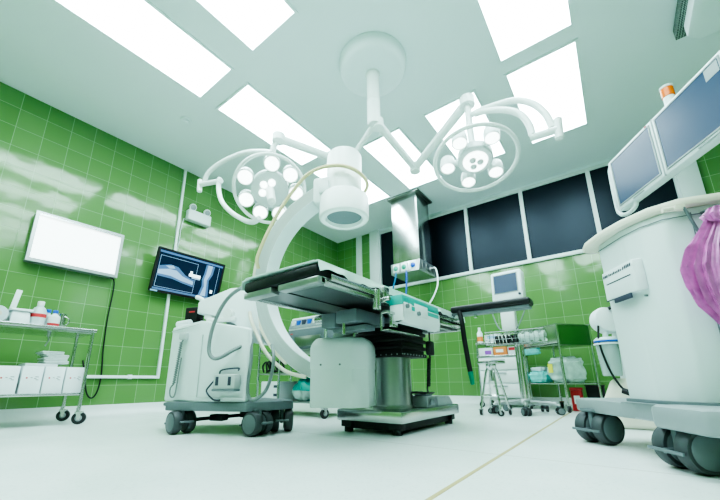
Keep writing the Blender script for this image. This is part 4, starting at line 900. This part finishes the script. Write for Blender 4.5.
TB = Matrix.Translation(TO) @ Matrix.Rotation(RT, 4, 'Z')
def bag(name, lab, cat_, c, sx, sy, sz, m_, seed, extra=None):
    tt = thing(name, lab, cat_, TB @ Vector(c), RT)
    rnd = random.Random(seed); ph = [rnd.uniform(0, 6) for _ in range(6)]
    def fn(u, v):
        a = 2*pi*u; b_ = pi*(v-.5); cx_ = cos(b_)
        p = Vector((abs(cos(a))**.55*math.copysign(1, cos(a))*abs(cx_)**.45, abs(sin(a))**.55*math.copysign(1, sin(a))*abs(cx_)**.45, math.copysign(abs(sin(b_))**.6, sin(b_))))
        q = 1+.06*sin(5*a+ph[0]+4*b_)+.05*sin(9*a+ph[1]-3*b_)+.04*sin(13*b_+ph[2])
        return (p.x*sx*q, p.y*sy*q, max(0, sz+p.z*sz*q))
    obj('wrapped_pack', MB().grid(fn, 48, 30, closed=True), M[m_], tt, local=True, smooth=70)
    if extra: obj('label', MB().bb(*extra), M['yellow'], tt, local=True, smooth=0)
bag('teal_pack', 'teal film-wrapped pack on the left of the basin trolley shelf', 'pack', (.08, .40, .275), .07, .12, .06, 'tealfilm', 1)
bag('white_teal_pack', 'whitish wrapped pack lying on top of the teal pack', 'pack', (.10, .42, .395), .06, .10, .024, 'frost', 2)
bag('clear_bag', 'bulging clear plastic bag with a yellow label on the basin trolley shelf', 'bag', (.17, .13, .275), .15, .115, .125, 'bag', 3, (-.155, -.149, .02, .075, .10, .19))
bag('blue_pack', 'turquoise packet hanging under the left end of the basin trolley tray', 'pack', (.03, .43, .578), .03, .12, .034, 'tealfilm', 5)
t2 = thing('red_pennant', 'small red triangular flag hooked on the right end of the basin trolley', 'flag', TB @ Vector((LW+.02, .0, .56)), RT)
obj('flag_cloth', MB().add([(-.01, -.012, .12), (.075, -.022, .125), (.055, -.018, .0), (-.01, -.006, .12), (.075, -.016, .125), (.055, -.012, .0)], [(0, 1, 2), (5, 4, 3), (0, 2, 5, 3), (1, 0, 3, 4), (2, 1, 4, 5)]), M['red'], t2, local=True, smooth=0)
t2 = thing('sharps_bin', 'red sharps bin on the floor under the basin trolley', 'bin', (-.395, 4.27, 0))
obj('bin_body', MB().prism([(-.445, 4.22), (-.345, 4.22), (-.345, 4.33), (-.445, 4.33)], 0, .20, .01), M['red'], t2)
obj('bin_lid', MB().bb(-.45, -.34, 4.215, 4.335, .20, .228, .008), M['red'], t2)
obj('bin_label', MB().bb(-.42, -.37, 4.2175, 4.222, .07, .15), M['white'], t2, smooth=0)
t2 = thing('dark_bin', 'dark waste bin on the floor behind the red sharps bin', 'bin', (-.10, 4.45, 0))
obj('bin_body', MB().prism([(-.31, 4.37), (-.17, 4.37), (-.17, 4.53), (-.31, 4.53)], 0, .24, .012, top=[(-.32, 4.36), (-.16, 4.36), (-.16, 4.54), (-.32, 4.54)]), M['dark'], t2)
obj('bin_rim', MB().bb(-.325, -.155, 4.355, 4.545, .236, .25, .004), M['black'], t2)

# ------------------------------------------------------------------ equipment rack behind the C-arm
t = thing('equipment_rack', 'open metal rack on casters carrying grey generators behind the x-ray ring', 'rack', (-2.5, 2.55, 0))
rx0, rx1, ry0, ry1 = -2.98, -2.06, 2.30, 2.75
for z in (.13, .39, .60): obj('shelf', MB().bb(rx0, rx1, ry0, ry1, z-.012, z, .003), M['steel_d'], t)
for x in (rx0, -2.66, rx1):
    for y in (ry0, ry1): obj('upright', MB().cyl((x, y, .09), (x, y, .86), .013, n=12), M['chrome'], t)
for x in (rx0, rx1):
    for y in (ry0, ry1): caster(t, x, y, .042, .024, radians(80), False, top=.10)
t = thing('electrosurgical_generator', 'dark grey generator with a blue-buttoned panel on the rack top shelf', 'generator', (-2.38, 2.5, .60))
gb = obj('generator_body', MB().bb(-2.60, -2.12, 2.34, 2.68, .605, .80, .01), M['grey'], t)
obj('generator_foot', MB().bb(-2.58, -2.14, 2.36, 2.66, .60, .607), M['dark'], t)
obj('brand_dot', MB().bb(-2.56, -2.53, 2.337, 2.341, .755, .765), M['redtxt'], gb, smooth=0)
obj('front_panel', MB().bb(-2.50, -2.16, 2.335, 2.341, .63, .73, .002), M['steel_d'], gb)
t = thing('blue_control_unit', 'white control unit with a row of blue switches on top of the grey generator', 'control unit', (-2.38, 2.5, .80))
cu = obj('unit_body', MB().prism([(-2.61, 2.35), (-2.12, 2.35), (-2.12, 2.66), (-2.61, 2.66)], .80, .93, .008, top=[(-2.61, 2.40), (-2.12, 2.40), (-2.12, 2.66), (-2.61, 2.66)]), M['white2'], t)
obj('switch_panel', MB().prism([(-2.60, 2.347), (-2.13, 2.347), (-2.13, 2.36), (-2.60, 2.36)], .815, .91, .001, top=[(-2.60, 2.385), (-2.13, 2.385), (-2.13, 2.40), (-2.60, 2.40)]), M['lgrey'], cu)
for k in range(6):
    x = -2.58+k*.074; obj('switch', MB().bb(x, x+.052, 2.36, 2.385, .825, .895, .004), M['blue' if k % 2 else ('ink' if k % 4 else 'white2')], cu)
t = thing('teal_bundle', 'shiny teal plastic bundle on the bottom shelf of the rack', 'bundle', (-2.38, 2.5, .13))
def fnb(u, v):
    a = 2*pi*u; b_ = pi*(v-.5); q = 1+.10*sin(4*a+3*b_)+.06*sin(11*a)
    return (-2.38+.215*q*cos(a)*abs(cos(b_))**.5, 2.50+.15*q*sin(a)*abs(cos(b_))**.5, .13+max(0, .10+.10*q*sin(b_)))
obj('bundle_film', MB().grid(fnb, 48, 26, closed=True), M['teal'], t, smooth=70)
obj('clear_film', MB().grid(lambda u, v: tuple(Vector(fnb(u*.5+.5, v*.35+.12))*1.0+Vector((.0, -.012, .002))), 30, 14), M['bag'], t, smooth=70)
t = thing('white_module', 'white boxed module with two dark sockets on the bottom shelf of the rack', 'device', (-2.82, 2.45, .13))
wm_ = obj('module_body', MB().bb(-2.95, -2.69, 2.32, 2.60, .13, .31, .008), M['white'], t)
for z in (.17, .25): obj('socket', MB().bb(-2.75, -2.70, 2.316, 2.322, z, z+.025, .001), M['ink'], wm_)
mb = MB()
for k in range(5):
    x = -2.93+k*.055; mb.tube([(x, 2.33, .402), (x+.02, 2.30, .46+.02*k % .05), (x+.06, 2.31, .50), (x+.08, 2.34, .43), (x+.03, 2.36, .402)], .009, n=7)
mb.tube([(-2.92, 2.36, .402), (-2.80, 2.30, .42), (-2.72, 2.31, .41), (-2.64, 2.40, .402)], .011, n=7)
solo('black_cables', mb, M['black'], 'tangled black cables lying on the middle shelf of the rack', 'cables')

# ------------------------------------------------------------------ world
w = bpy.data.worlds.new('world'); SC.world = w; w.use_nodes = True
w.node_tree.nodes['Background'].inputs[0].default_value = (.8, .9, .88, 1); w.node_tree.nodes['Background'].inputs[1].default_value = .15
